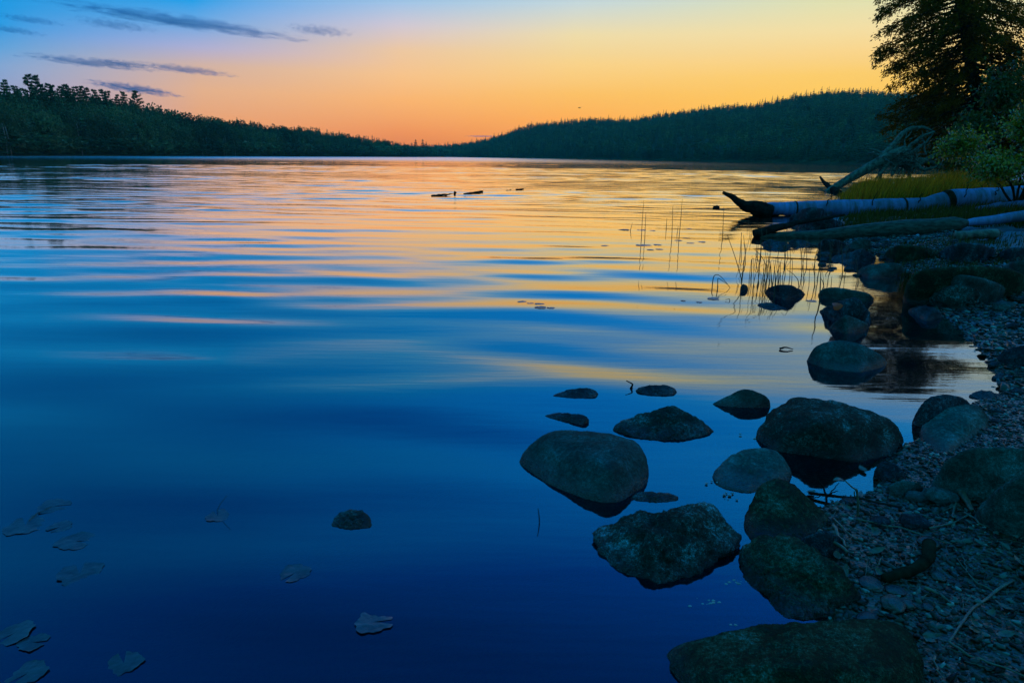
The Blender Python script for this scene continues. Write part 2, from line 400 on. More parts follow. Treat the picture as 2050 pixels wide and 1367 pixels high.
def ground_z(X, Y):
    X = np.asarray(X, float); Y = np.asarray(Y, float); shp = X.shape
    s = sdist(X, Y)
    n = fbm(np.stack([X.ravel() * 1.7, Y.ravel() * 1.7, np.zeros(X.size)], 1), 4).reshape(shp)
    land = 0.012 + 0.075 * np.minimum(s, 5) + 0.05 * np.clip(s - 5, 0, 20) + 0.02 * np.clip(s - 25, 0, 400)
    wat = -0.26 * np.minimum(-s, 0.35) - 0.09 * np.clip(-s - .35, 0, 3) - 0.16 * np.clip(-s - 3, 0, 12)
    z = np.where(s > 0, land, wat)
    return z + n * np.clip(np.abs(s) * 0.10 + 0.006, 0, 0.16)
def gz(x, y): return float(ground_z(np.array([x]), np.array([y]))[0])
def on_ground(px, py):
    d = ray(px, py); t = np.linspace(1.0, 60, 2400)
    P = CAM + d * t[:, None]
    g = np.maximum(ground_z(P[:, 0], P[:, 1]), 0)
    k = np.argmax(P[:, 2] < g)
    if k == 0: return at_z(px, py)
    return np.array([P[k, 0], P[k, 1], g[k]])

CEN = (0.0, -2.0)
def polar_grid(r, a):
    Rr, A = np.meshgrid(r, a, indexing='ij')
    X = CEN[0] + Rr * np.sin(A); Y = CEN[1] + Rr * np.cos(A)
    n, k = Rr.shape
    i = np.arange(n - 1)[:, None] * k; j = np.arange(k - 1)[None, :]
    Fq = np.stack([i + j, i + j + 1, i + k + j + 1, i + k + j], -1).reshape(-1, 4)
    return X, Y, Fq
r = np.concatenate([np.linspace(0.4, 9, 300), np.geomspace(9.04, 90, 260), np.geomspace(92, 1750, 60)])
a = np.concatenate([np.linspace(R(-75), R(0), 120), np.linspace(R(0.2), R(62), 420), np.linspace(R(62.5), R(130), 60)])
X, Y, Fq = polar_grid(r, a)
Z = ground_z(X, Y)
mb = MB(); mb.add(np.stack([X, Y, Z], -1).reshape(-1, 3), Fq)
o = mb.build('ground', M['ground']); o['kind'] = 'structure'; o['label'] = 'dark gravel shore sloping under the lake'

# ------------------------------------------------------------------ water
rw = np.concatenate([np.arange(0.5, 14, 0.06), np.arange(14, 30, 0.07), np.arange(30, 90, 0.18), np.arange(90, 260, 0.8), np.geomspace(261, 1700, 90)])
aw = np.linspace(R(-62), R(66), 470)
X, Y, Fq = polar_grid(rw, aw)
def waves(X, Y):
    g = np.random.default_rng(5); h = np.zeros_like(X)
    dist = np.hypot(X, Y)
    for k in range(80):
        lam = 0.5 * (6.0 ** g.random()); th = g.normal(0, R(13 if lam < 1.3 else 8)) + R(3)
        kk = 2 * np.pi / lam; ph = g.random() * 6.28
        slope = 0.0060 * (lam / 1.2) ** -0.42
        fade = np.clip((lam * 130 - dist) / (lam * 60), 0, 1)
        near = np.interp(dist, [4, 10], [min(1.0, (lam / 1.1) ** 1.5), 1.0])
        h += slope / kk * fade * near * np.sin(kk * (X * np.sin(th) + Y * np.cos(th)) + ph)
    P = np.stack([X.ravel() * 0.035, Y.ravel() * 0.11, np.full(X.size, 3.3)], 1)
    patch = np.clip(0.72 + 0.9 * fbm(P, 3), 0.35, 1.5).reshape(X.shape)
    calm = np.interp(dist, [2, 4, 8, 14, 30, 60, 120], [1.35, 1.4, 1.02, 0.95, 1.25, 1.6, 1.65])       # sheltered, stiller water by the camera
    s = -sdist(X, Y)
    lee = np.clip(s / 2.0, 0.30, 1.0)
    return h * patch * calm * lee
Z = waves(X, Y)
mb = MB(); mb.add(np.stack([X, Y, Z], -1).reshape(-1, 3), Fq)
water = mb.build('water', None); water['kind'] = 'structure'; water['label'] = 'calm lake water mirroring the dusk sky'
depth = np.clip(Z - ground_z(X, Y), 0, 3).ravel()
at = water.data.attributes.new('depth', 'FLOAT', 'POINT'); at.data.foreach_set('value', depth.astype(np.float32))
def wave_z(x, y): return float(waves(np.array([[x]]), np.array([[y]]))[0, 0])
def water_mat():
    mt, t, o = mat_new('lake_water'); L = t.links.new
    g = t.nodes.new('ShaderNodeNewGeometry')
    b = t.nodes.new('ShaderNodeBump'); b.inputs['Strength'].default_value = 1.0; b.inputs['Distance'].default_value = 1.0
    n1 = mnoise(t, 1.0, 3, 0.55, scl=(0.9, 5.5, 1)); n2 = mnoise(t, 1.0, 2, 0.5, scl=(0.06, 0.22, 1))
    hgt = mmath(t, 'MULTIPLY', mmath(t, 'MULTIPLY', n1, mmath(t, 'POWER', n2, 2.0)), 0.007)
    ln = t.nodes.new('ShaderNodeVectorMath'); ln.operation = 'LENGTH'; L(g.outputs['Position'], ln.inputs[0])
    rp = t.nodes.new('ShaderNodeMapRange'); L(ln.outputs['Value'], rp.inputs[0]); rp.inputs['From Min'].default_value = 7; rp.inputs['From Max'].default_value = 22; rp.inputs['To Min'].default_value = 1.0; rp.inputs['To Max'].default_value = 3.2
    L(mmath(t, 'MULTIPLY', hgt, rp.outputs[0]), b.inputs['Height'])
    # wind-ruffled water far out, glassy inshore
    rm = t.nodes.new('ShaderNodeMapRange'); rm.interpolation_type = 'SMOOTHSTEP'; L(ln.outputs['Value'], rm.inputs[0])
    rm.inputs['From Min'].default_value = 90; rm.inputs['From Max'].default_value = 260; rm.inputs['To Min'].default_value = 0.0; rm.inputs['To Max'].default_value = 0.17
    gl = t.nodes.new('ShaderNodeBsdfGlossy'); gl.distribution = 'GGX'; 
    sxx = t.nodes.new('ShaderNodeSeparateXYZ'); L(g.outputs['Position'], sxx.inputs[0])
    wx = t.nodes.new('ShaderNodeMapRange'); wx.interpolation_type = 'SMOOTHSTEP'; L(sxx.outputs['X'], wx.inputs[0])
    wx.inputs['From Min'].default_value = -60; wx.inputs['From Max'].default_value = 110; wx.inputs['To Min'].default_value = 1.0; wx.inputs['To Max'].default_value = 0.0
    L(mmath(t, 'ADD', 0.042, mmath(t, 'MULTIPLY', rm.outputs[0], wx.outputs[0])), gl.inputs['Roughness']); L(b.outputs[0], gl.inputs['Normal'])
    gl.inputs['Color'].default_value = (1, 1, 1, 1)
    fr = t.nodes.new('ShaderNodeFresnel'); fr.inputs['IOR'].default_value = 1.62; L(b.outputs[0], fr.inputs['Normal'])
    tp = t.nodes.new('ShaderNodeBsdfTransparent'); tp.inputs['Color'].default_value = (0.62, 0.78, 0.66, 1)
    df = t.nodes.new('ShaderNodeBsdfDiffuse'); df.inputs['Color'].default_value = (0.0015, 0.004, 0.010, 1)
    at = t.nodes.new('ShaderNodeAttribute'); at.attribute_name = 'depth'
    k = mmath(t, 'SUBTRACT', 1.0, mmath(t, 'POWER', 0.000002, at.outputs['Fac']))
    m1 = t.nodes.new('ShaderNodeMixShader'); L(k, m1.inputs[0]); L(tp.outputs[0], m1.inputs[1]); L(df.outputs[0], m1.inputs[2])
    m2 = t.nodes.new('ShaderNodeMixShader'); L(mmath(t, 'MULTIPLY', fr.outputs[0], mmath(t, 'ADD', 1.0, mmath(t, 'MULTIPLY', fr.outputs[0], 0.85)), True), m2.inputs[0]); L(m1.outputs[0], m2.inputs[1]); L(gl.outputs[0], m2.inputs[2])
    L(m2.outputs[0], o.inputs[0]); return mt
water.data.materials.append(water_mat())

# ------------------------------------------------------------------ far shores: terrain and forest
def prof(pts):
    A = [azel(x, y) for x, y in pts]
    a = np.array([p[0] for p in A]); e = np.array([p[1] for p in A]); i = np.argsort(a)
    return a[i], e[i]
LEFT_TOP = prof([(-400, 150), (-150, 160), (0, 172), (90, 182), (180, 190), (290, 202), (300, 205), (350, 214), (420, 230), (500, 242), (620, 252), (700, 264), (770, 277), (830, 289), (885, 299)])
RIGHT_TOP = prof([(700, 298), (830, 296), (880, 293), (930, 289), (980, 279), (1010, 269), (1035, 258), (1060, 251), (1130, 243), (1180, 239), (1240, 241), (1280, 239), (1320, 231),
                  (1380, 223), (1440, 216), (1500, 213), (1550, 204), (1600, 193), (1650, 187), (1700, 185), (1760, 188), (1850, 190), (2050, 204), (2400, 230), (3000, 260)])
def rinterp(pts, a):
    aa = np.array([azel(x, 300)[0] for x, _ in pts]); rr = np.log(np.array([v for _, v in pts], float))
    return np.exp(np.interp(a, aa, rr))
L_SHORE = [(-900, 170), (-300, 190), (0, 230), (300, 310), (600, 470), (800, 700), (900, 1050)]
R_SHORE = [(700, 1150), (880, 1080), (1000, 900), (1200, 640), (1400, 520), (1700, 400), (1850, 330), (2100, 260), (2600, 200), (4000, 170)]
R_RIDGE = [(700, 1450), (880, 1450), (1050, 1250), (1300, 1150), (1700, 1000), (2100, 800), (2600, 600), (4000, 500)]
def left_ground(a_deg, r):
    rs = rinterp(L_SHORE, a_deg)
    return np.where(r < rs, -0.8, np.minimum(0.3 + (r - rs) * 0.07, 6))
def right_ground(a_deg, r):
    rs = rinterp(R_SHORE, a_deg); rr = rinterp(R_RIDGE, a_deg)
    top = rr * np.tan(np.radians(np.interp(a_deg, *RIGHT_TOP))) - 7.0 + 1.3
    t = (r - rs) / (rr - rs)
    rise = np.where(t < 1, np.clip(t, 0, 1) ** 0.85 * top, top - (t - 1) * 60)
    return np.where(t < 0, -0.8, 0.4 + np.maximum(rise, 0))
# right hill terrain
def shore_terrain(name, fn, rsfn, a0, a1, na, depthm, label):
    av = np.linspace(a0, a1, na)
    tt = np.concatenate([[-0.02, -0.001, 0.0], np.linspace(0.01, 1, 40)])
    V = []
    for ad in av:
        rs = rsfn(ad); rr = rs + tt * depthm(ad)
        z = fn(np.full(rr.shape, ad), rr); z[:2] = -0.8
        V.append(np.stack([rr * math.sin(R(ad)), rr * math.cos(R(ad)), z], 1))
    k = len(tt); V = np.array(V)
    nn = fbm(np.stack([V[..., 0].ravel() / 60, V[..., 1].ravel() / 60, np.zeros(V[..., 0].size)], 1), 3).reshape(V.shape[:2])
    V[:, 4:, 2] += nn[:, 4:] * np.minimum(3, V[:, 4:, 2] * 0.3)
    i = np.arange(na - 1)[:, None] * k; j = np.arange(k - 1)[None, :]
    Fq = np.stack([i + j, i + j + 1, i + k + j + 1, i + k + j], -1).reshape(-1, 4)
    mb = MB(); mb.add(V.reshape(-1, 3), Fq[:, ::-1])
    o = mb.build(name, M['forest_floor']); o['kind'] = 'structure'; o['label'] = label
    return o
shore_terrain('hills', right_ground, lambda a: rinterp(R_SHORE, a), azel(700, 300)[0], 66, 220, lambda a: (rinterp(R_RIDGE, a) - rinterp(R_SHORE, a)) * 1.25, 'wooded hill across the lake on the right')
shore_terrain('terrain', left_ground, lambda a: rinterp(L_SHORE, a), -62, azel(900, 300)[0], 160, lambda a: 110.0, 'low wooded far shore on the left')

def conifer_tpl(layers, spikes, seed, width=0.17):    # unit height
    g = np.random.default_rng(seed); mb = MB()
    for k in range(layers):
        t = k / (layers - 1); z = 0.10 + 0.86 * t
        n = max(4, int(spikes * (1 - 0.5 * t)))
        th = g.random() * 6.28 + np.arange(n) * 2 * np.pi / n + g.normal(0, .25, n)
        L = width * (1 - t) ** 0.8 * g.uniform(0.65, 1.25, n) + 0.012
        D = np.stack([np.cos(th), np.sin(th), np.full(n, -0.25 + 0.5 * t)], 1)
        C = np.stack([0 * th, 0 * th, z + g.normal(0, .008, n)], 1)
        for d, c, l in zip(D, C, L):
            d = d / np.linalg.norm(d); s = np.cross(d, [0, 0, 1]); s /= np.linalg.norm(s)
            w = 0.32 * l + 0.012
            V = [c, c + d * l * .6 + s * w, c + d * l, c + d * l * .6 - s * w, c + d * l * .5 + np.array([0, 0, -0.035]), c + d * l * 0.3 + np.array([0, 0, 0.03])]
            mb.add(V, [np.array([[0, 1, 5], [5, 1, 2], [5, 2, 3], [0, 5, 3], [0, 4, 1], [1, 4, 2], [2, 4, 3], [3, 4, 0]])])
    return np.concatenate(mb.V), np.concatenate(mb.F)
def broad_tpl(n, seed, card=0.055, wid=0.27):         # unit height, many leaf clumps round several boughs
    g = np.random.default_rng(seed)
    nb = 9; ctr = np.stack([g.normal(0, wid * .42, nb), g.normal(0, wid * .42, nb), g.uniform(0.38, 0.84, nb)], 1)
    rad = g.uniform(0.10, 0.19, nb)
    w = g.integers(0, nb, n); d = g.normal(size=(n, 3)); d /= np.linalg.norm(d, axis=1)[:, None]
    P = ctr[w] + d * (rad[w] * g.uniform(0.6, 1.05, n))[:, None] * np.array([1, 1, 0.85])
    P[:, 2] = np.clip(P[:, 2], 0.12, 1.0)
    mb = MB(); mb.cards(P, d + g.normal(0, .7, (n, 3)), card * g.uniform(.7, 1.5, n), card * .9 * g.uniform(.7, 1.4, n))
    return np.concatenate(mb.V), np.concatenate(mb.F)
def scatter(tpls, pos, H, Wd, rot):                    # many trees merged: a far wood
    mbs = MB(); which = rng.integers(0, len(tpls), len(pos))
    for ti, (V, Fc) in enumerate(tpls):
        k = np.where(which == ti)[0]
        if not len(k): continue
        c, s = np.cos(rot[k])[:, None], np.sin(rot[k])[:, None]
        x = V[None, :, 0]; y = V[None, :, 1]
        W = (H[k] * Wd[k])[:, None]
        P = np.stack([(x * c - y * s) * W + pos[k, 0:1], (x * s + y * c) * W + pos[k, 1:2], V[None, :, 2] * H[k][:, None] + pos[k, 2:3]], -1)
        Fa = Fc[None] + (np.arange(len(k)) * len(V))[:, None, None]
        mbs.add(P.reshape(-1, 3), Fa.reshape(-1, Fc.shape[1]))
    return mbs
con_far = [conifer_tpl(9, 7, s) for s in (1, 2, 3, 8)]
con_mid = [conifer_tpl(12, 9, s, 0.19) for s in (4, 5, 6)]
bro_far = [broad_tpl(70, s, 0.13, 0.30) for s in (1, 2, 3)]
bro_mid = [broad_tpl(640, s, 0.046) for s in (4, 5, 6, 7)]
def wood(name, tpls, a, r, gfun, H, wd, mat, label):
    pos = np.stack([r * np.sin(np.radians(a)), r * np.cos(np.radians(a)), gfun(a, r) - 0.3], 1)
    mbs = scatter(tpls, pos, H, wd, rng.random(len(a)) * 6.28)
    return tag(mbs.build(name, mat, smooth=False), label, 'forest', kind='stuff')
# right hill: uniform over area
n = 19000
a_ = rng.uniform(azel(720, 300)[0], 56, n); u = rng.random(n)
rs = rinterp(R_SHORE, a_); rr = rinterp(R_RIDGE, a_)
keep = rng.random(n) < (0.25 + 0.75 * (rs + u * (rr - rs)) / rr)
a_, u, rs, rr = a_[keep], u[keep], rs[keep], rr[keep]
r_ = rs + 6 + u * (rr * 1.06 - rs)
ridge = np.clip(1 - np.abs(r_ - rr) / (0.12 * rr), 0, 1)
isc = rng.random(len(a_)) < 0.68 + 0.15 * ridge
Hc = rng.uniform(7, 12.5, len(a_)) + (rng.random(len(a_)) < 0.12) * 4
Hb = rng.uniform(6.5, 11, len(a_))
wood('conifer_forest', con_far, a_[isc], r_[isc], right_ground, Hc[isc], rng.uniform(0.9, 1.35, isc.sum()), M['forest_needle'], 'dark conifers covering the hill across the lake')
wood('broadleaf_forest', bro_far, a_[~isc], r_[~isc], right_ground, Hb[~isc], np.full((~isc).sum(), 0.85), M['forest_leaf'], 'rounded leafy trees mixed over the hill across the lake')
# left shore forest
n = 2400
px_ = rng.uniform(-350, 890, n)
a_ = np.array([azel(x, 300)[0] for x in px_]); rs = rinterp(L_SHORE, a_)
dep = rng.random(n) ** 1.2 * 75
r_ = rs + 1.5 + dep
topz = r_ * np.tan(np.radians(np.interp(a_, *LEFT_TOP))) + 1.3
H = (topz - left_ground(a_, r_)) * (0.70 + 0.30 * np.minimum(1, (dep / 55)) ** 0.7) * rng.uniform(0.72, 1.05, n)
H = np.clip(H, 4, 30)
isc = rng.random(n) < np.interp(px_, [0, 400, 700, 890], [0.42, 0.45, 0.55, 0.8])
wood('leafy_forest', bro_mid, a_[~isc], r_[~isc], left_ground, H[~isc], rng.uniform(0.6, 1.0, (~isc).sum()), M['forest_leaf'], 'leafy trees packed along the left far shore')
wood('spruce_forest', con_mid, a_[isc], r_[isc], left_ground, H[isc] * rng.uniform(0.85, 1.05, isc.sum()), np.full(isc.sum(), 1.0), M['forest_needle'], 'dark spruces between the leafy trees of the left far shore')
# shoreline shrubs fill the foot of the wood
n = 1500
px_ = rng.uniform(-350, 890, n); a_ = np.array([azel(x, 300)[0] for x in px_]); r_ = rinterp(L_SHORE, a_) + rng.uniform(0.5, 9, n)
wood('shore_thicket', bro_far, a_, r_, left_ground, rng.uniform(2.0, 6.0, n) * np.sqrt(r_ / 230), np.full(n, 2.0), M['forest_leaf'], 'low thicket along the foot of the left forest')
n = 1200
a_ = rng.uniform(azel(760, 300)[0], 56, n); r_ = rinterp(R_SHORE, a_) + rng.uniform(0.5, 22, n)
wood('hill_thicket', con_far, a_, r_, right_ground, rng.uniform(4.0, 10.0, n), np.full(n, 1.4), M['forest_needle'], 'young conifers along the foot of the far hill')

# skyline pines: trees one can tell apart
def pine_meshes(seed, spread, fan):
    g = np.random.default_rng(seed); tr = MB(); cr = MB()
    zz = np.linspace(0, 1, 8); tr.tube(np.stack([0.01 * np.sin(zz * 5), 0.008 * np.cos(zz * 4), zz], 1), 0.012 * (1 - zz * .85), 6)
    C = []; D = []
    for t in np.linspace(0.36, 0.985, 15):
        nb = 5 if t < 0.9 else 4
        for k in range(nb):
            th = g.random() * 6.28; L = spread * (0.10 + (1.0 - t) ** 0.9) * g.uniform(0.55, 1.3)
            d = np.array([math.cos(th), math.sin(th), fan * (0.25 + t * 0.5) * g.uniform(.5, 1.3)]); d /= np.linalg.norm(d)
            p0 = np.array([0, 0, t]); p1 = p0 + d * L
            tr.tube(np.array([p0, (p0 + p1) / 2 + [0, 0, -0.004], p1]), [0.004, 0.003, 0.001], 4)
            for s in np.linspace(0.2, 1, 8):
                for q in range(7):
                    C.append(p0 + d * L * s + g.normal(0, 0.004, 3)); D.append(d + g.normal(0, 0.5, 3) + [0, 0, 0.35])
    for q in range(10): C.append(np.array([0, 0, .97]) + g.normal(0, .003, 3)); D.append(g.normal(0, .3, 3) + [0, 0, 1])
    n = len(C); cr.cards(C, D, 0.030 * g.uniform(.6, 1.4, n), 0.009)
    return tr.mesh('trunk', True), cr.mesh('crown', False)
ptpl = [pine_meshes(31, 0.22, 0.35), pine_meshes(32, 0.26, 0.5), pine_meshes(33, 0.34, 0.8)]
pines = [  # photo column, top row, distance behind the waterline, template, label
    (55, 150, 40, 1, 'tallest pine on the left skyline, left of its close twin'),
    (69, 152, 42, 1, 'tall skyline pine just right of the tallest one'),
    (270, 184, 45, 2, 'fan shaped pine at the right end of the pine row, beside the lowest cloud'),
    (246, 185, 46, 1, 'bushy pine just left of the fan shaped one'),
    (6, 160, 30, 0, 'pine at the far left edge of the photo'),
] + [(x, y, 40, k, None) for x, y, k in ((28, 172, 0), (84, 172, 0), (95, 168, 1), (102, 171, 0), (118, 173, 0), (127, 170, 1), (136, 172, 0), (150, 174, 0), (160, 173, 0), (172, 177, 1), (188, 180, 0), (202, 180, 1), (214, 183, 0), (232, 190, 0))]
for i, (px, py, back, k, lab) in enumerate(pines):
    a0 = azel(px, py); rr_ = float(rinterp(L_SHORE, a0[0])) + back; b = R(a0[0])
    gzv = float(left_ground(np.array([a0[0]]), np.array([rr_]))[0])
    h = rr_ * math.tan(R(a0[1])) + 1.3 - gzv
    e = empty('pine_tree', (rr_ * math.sin(b), rr_ * math.cos(b), gzv - 0.2)); e.scale = (h, h, h); e.rotation_euler[2] = i * 1.3
    tag(e, lab or 'smaller pine standing above the leafy trees of the left skyline', 'tree', 'pines along the left skyline')
    for nm, me, mt in (('trunk', ptpl[k][0], M['bark_dark']), ('crown', ptpl[k][1], M['forest_needle'])):
        if not me.materials: me.materials.append(mt)
        c = bpy.data.objects.new(nm, me); COL.objects.link(c); c.parent = e
# a few spires at the low gap in the middle
for i, (px, py, lab) in enumerate(((832, 277, None), (846, 276, 'taller spruce at the low gap between the shores'), (853, 282, None), (872, 288, None), (824, 284, None))):
    a0 = azel(px, py); rr_ = float(rinterp(L_SHORE, a0[0])) + 15; b = R(a0[0]); h = rr_ * math.tan(R(a0[1])) + 1.3
    V, Fc = con_mid[i % 3]; mb = MB(); mb.add(V * [1.7, 1.7, 1], Fc); h *= .93
    o = mb.build('spruce_tree', M['forest_needle'], smooth=False); o.location = (rr_ * math.sin(b), rr_ * math.cos(b), 0.3); o.scale = (h, h, h)
    tag(o, lab or 'small spruce at the low gap between the left shore and the hill', 'tree', 'spruces at the gap')
# pale birch trunks glinting at the foot of the left wood
for i, (px, y0, y1) in enumerate(((10, 245, 285), (17, 250, 286), (158, 245, 270), (405, 275, 300), (414, 270, 299), (449, 272, 302), (452, 268, 300), (470, 276, 300))):
    a0 = azel(px, y1); rr_ = float(rinterp(L_SHORE, a0[0])) - 0.5; b = R(a0[0])
    h = rr_ * (math.tan(R(azel(px, y0)[1])) - math.tan(R(azel(px, 308)[1])))
    mb = MB(); z = np.linspace(0, 1, 5); x0 = np.array([rr_ * math.sin(b), rr_ * math.cos(b), 0.2])
    mb.tube(x0 + np.stack([0.25 * np.sin(z * 3 + i), 0 * z, z * h], 1), 0.17 * (1 - z * .5), 6)
    tag(mb.build('tree_trunk', M['pale_trunk'], origin=x0), 'thin pale birch trunk at the foot of the left forest', 'tree', 'birch trunks of the left shore')

# ------------------------------------------------------------------ rocks
def rock(front, top, label, mat='rock_smooth', seed=0, p=16, rough=0.03, sub=5, strata=0.0, land=False, sink=0.12, group=None, name='rock', push=0.35, cat='rock', lowk=0.54):
    """front: photo points on its waterline; top: photo points of the upper outline with the height (m) of the rock there"""
    pts = []
    for q in front:
        P = on_ground(*q) if land else at_z(*q)
        pts += [P, P + [0, 0, -sink]]
    base = np.mean([p_[2] for p_ in pts[::2]])
    if max(q[1] for q in front) <= 670 or land: lowk = 1.0
    for (x, y, h) in top:
        h *= lowk
        P = at_z(x, y, base + h); pts.append(P)
        d = P - CAM; d[2] = 0; d /= np.linalg.norm(d)
        B = P + d * (push * max(h, 0.02) + 0.01); B[2] = base - sink; pts.append(B)
    pts = np.array(pts); c = (pts.min(0) + pts.max(0)) / 2; c = 0.5 * c + 0.5 * pts.mean(0)
    bm = bmesh.new()
    for q in pts: bm.verts.new(q - c)
    res = bmesh.ops.convex_hull(bm, input=bm.verts)
    bm.normal_update()
    pl = []
    for f in bm.faces:
        nrm_ = np.array(f.normal); d = float(np.dot(nrm_, np.array(f.verts[0].co)))
        if d < 0: nrm_, d = -nrm_, -d
        if f.calc_area() > 1e-9 and d > 1e-4: pl.append((*nrm_, d))
    bm.free(); pl = np.array(pl)
    # merge near-parallel faces
    keep = []
    for q in pl:
        if not any(np.dot(q[:3], k[:3]) > 0.995 for k in keep): keep.append(q)
    pl = np.array(keep)
    V, Fc = ico(sub)
    dots = np.maximum(V @ pl[:, :3].T, 1e-6) / pl[:, 3]
    r_ = (dots ** p).sum(1) ** (-1.0 / p)
    size = float(np.linalg.norm(pts.max(0) - pts.min(0))) * 0.5
    P = V * r_[:, None] * 1.04
    q = P / size + seed * 7.7
    nz = fbm(q * 1.6, 2) * rough * 1.2 + fbm(q * 5.0, 4, 0.55) * rough
    if strata:
        nz += strata * np.abs(pnoise(np.stack([q[:, 0] * 1.2, q[:, 1] * 1.2, q[:, 2] * 9 + q[:, 0] * 2.5], 1)))
    nz += rough * 0.55 * (0.35 - np.abs(fbm(q * 9.0 + 3, 3, 0.6))) if rough > 0.025 else 0
    nz += -rough * 0.8 * np.clip(0.12 - np.abs(pnoise(q * 2.1 + 5)), 0, 1) / 0.12 * 0.5
    P = P + V * (nz * size)[:, None]
    mb = MB(); mb.add(P + c, Fc)
    org = np.array([c[0], c[1], base])
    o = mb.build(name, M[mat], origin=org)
    return tag(o, label, cat, group)

rock([(1310, 1298), (1325, 1330), (1345, 1367), (1400, 1430), (1600, 1470), (1840, 1460), (1870, 1380)],
     [(1312, 1292, .03), (1400, 1270, .10), (1500, 1251, .15), (1600, 1241, .18), (1720, 1231, .20), (1805, 1240, .20), (1840, 1268, .17), (1856, 1360, .12), (1500, 1330, .20), (1700, 1330, .23)],
     'huge flat-topped mossy rock running off the bottom edge', 'rock_moss', 1, 14, 0.035, 6, name='boulder', cat='boulder')
rock([(1480, 1122), (1497, 1165), (1530, 1200), (1570, 1236), (1640, 1240), (1722, 1215)],
     [(1484, 1092, .08), (1528, 1069, .16), (1590, 1070, .18), (1622, 1090, .19), (1680, 1138, .17), (1728, 1188, .08)],
     'pitted mossy boulder directly behind the huge flat-topped one', 'rock_moss', 2, 22, 0.06, 6, name='boulder', cat='boulder')
rock([(1487, 1045), (1500, 1076), (1535, 1100), (1620, 1090), (1668, 1050)],
     [(1490, 1036, .03), (1528, 967, .22), (1560, 959, .24), (1584, 963, .24), (1625, 1005, .14), (1668, 1046, .03)],
     'dark wedge boulder with a sloping flat face and a high left peak', 'rock_moss', 3, 28, 0.026, 6, name='boulder', cat='boulder')
rock([(1600, 1100), (1640, 1125), (1700, 1112)], [(1604, 1080, .05), (1640, 1060, .09), (1672, 1062, .09), (1702, 1085, .05)],
     'low dark stone wedged between the wedge boulder and the pitted boulder', 'rock_dark', 4, 12, 0.05, land=True)
rock([(1197, 1085), (1206, 1118), (1255, 1153), (1325, 1170), (1372, 1154), (1412, 1124), (1470, 1092)],
     [(1199, 1068, .04), (1255, 1032, .13), (1335, 1011, .18), (1420, 1005, .19), (1447, 1026, .17), (1480, 1078, .05), (1320, 1060, .21)],
     'rough blocky boulder standing in water in front of the pitted one', 'rock_rough', 5, 24, 0.07, 6, 0.06, name='boulder', cat='boulder')
rock([(1031, 920), (1066, 950), (1120, 982), (1180, 1003), (1228, 1010), (1290, 985), (1306, 965)],
     [(1036, 908, .03), (1082, 864, .18), (1112, 853, .21), (1150, 857, .22), (1220, 862, .22), (1266, 872, .21), (1300, 905, .15), (1309, 935, .08), (1230, 930, .24)],
     'largest smooth boulder, furthest left of the big ones in the water', 'rock_smooth', 6, 13, 0.022, 6, name='boulder', cat='boulder')
rock([(1262, 998), (1300, 1004), (1345, 1003), (1360, 997)], [(1265, 988, .015), (1295, 983, .03), (1340, 986, .025), (1358, 993, .01)],
     'small crusted slab at the right foot of the largest smooth boulder', 'rock_rough', 7, 14, 0.06, 4, sink=0.05)
rock([(1423, 957), (1440, 975), (1500, 986), (1562, 968), (1590, 950)], [(1426, 943, .04), (1460, 910, .11), (1510, 893, .15), (1552, 897, .15), (1580, 920, .11), (1591, 943, .04)],
     'rounded grey rock beside the dark wedge boulder', 'rock_pale', 8, 13, 0.03)
rock([(1517, 878), (1542, 897), (1640, 911), (1722, 921), (1790, 908), (1804, 884)],
     [(1520, 850, .10), (1560, 810, .23), (1602, 794, .27), (1660, 799, .28), (1742, 820, .26), (1788, 844, .20), (1806, 866, .11), (1650, 840, .33)],
     'big broad boulder with a speckled top near the right bank', 'rock_rough', 9, 24, 0.03, 6, name='boulder', cat='boulder', lowk=.52)
rock([(1418, 812), (1450, 818), (1500, 820), (1546, 818)], [(1424, 808, .02), (1488, 774, .14), (1502, 776, .14), (1536, 790, .10), (1547, 804, .05)],
     'peaked dark rock alone behind the rounded grey rock', 'rock_smooth', 10, 12, 0.012, 6, lowk=.8)
rock([(1226, 860), (1280, 876), (1340, 881), (1400, 874), (1437, 864)], [(1230, 850, .04), (1262, 837, .08), (1318, 819, .15), (1352, 813, .17), (1400, 837, .10), (1434, 860, .02)],
     'jagged low rock with a peak behind the largest smooth boulder', 'rock_rough', 11, 22, 0.055, 6, 0.05)
rock([(1096, 800), (1150, 805), (1190, 802), (1202, 793)], [(1100, 793, .012), (1140, 779, .035), (1180, 774, .045), (1200, 785, .03)],
     'flat wet rock with a warm glint, left of the twig', 'rock_dark', 12, 12, 0.03, sink=0.06, lowk=1.2)
rock([(1268, 786), (1300, 800), (1345, 797), (1358, 788)], [(1272, 778, .03), (1300, 769, .05), (1335, 769, .05), (1356, 781, .03)],
     'ribbed dark rock just right of the twig in the water', 'rock_dark', 13, 12, 0.035, strata=0.04, sink=0.06, lowk=1.1)
rock([(1087, 836), (1130, 845), (1165, 853), (1182, 845)], [(1090, 829, .01), (1130, 824, .03), (1168, 828, .04), (1183, 839, .02)],
     'thin curved rock just behind the largest smooth boulder', 'rock_dark', 14, 12, 0.05, sink=0.05, lowk=1.1)
rock([(1608, 719), (1650, 737), (1720, 746), (1768, 735), (1781, 724)], [(1611, 708, .06), (1632, 685, .17), (1680, 676, .21), (1720, 684, .20), (1760, 704, .11), (1782, 721, .02)],
     'smooth domed boulder alone in shallow water, pointed on its right', 'rock_smooth', 15, 12, 0.015, name='boulder', cat='boulder', lowk=.78)
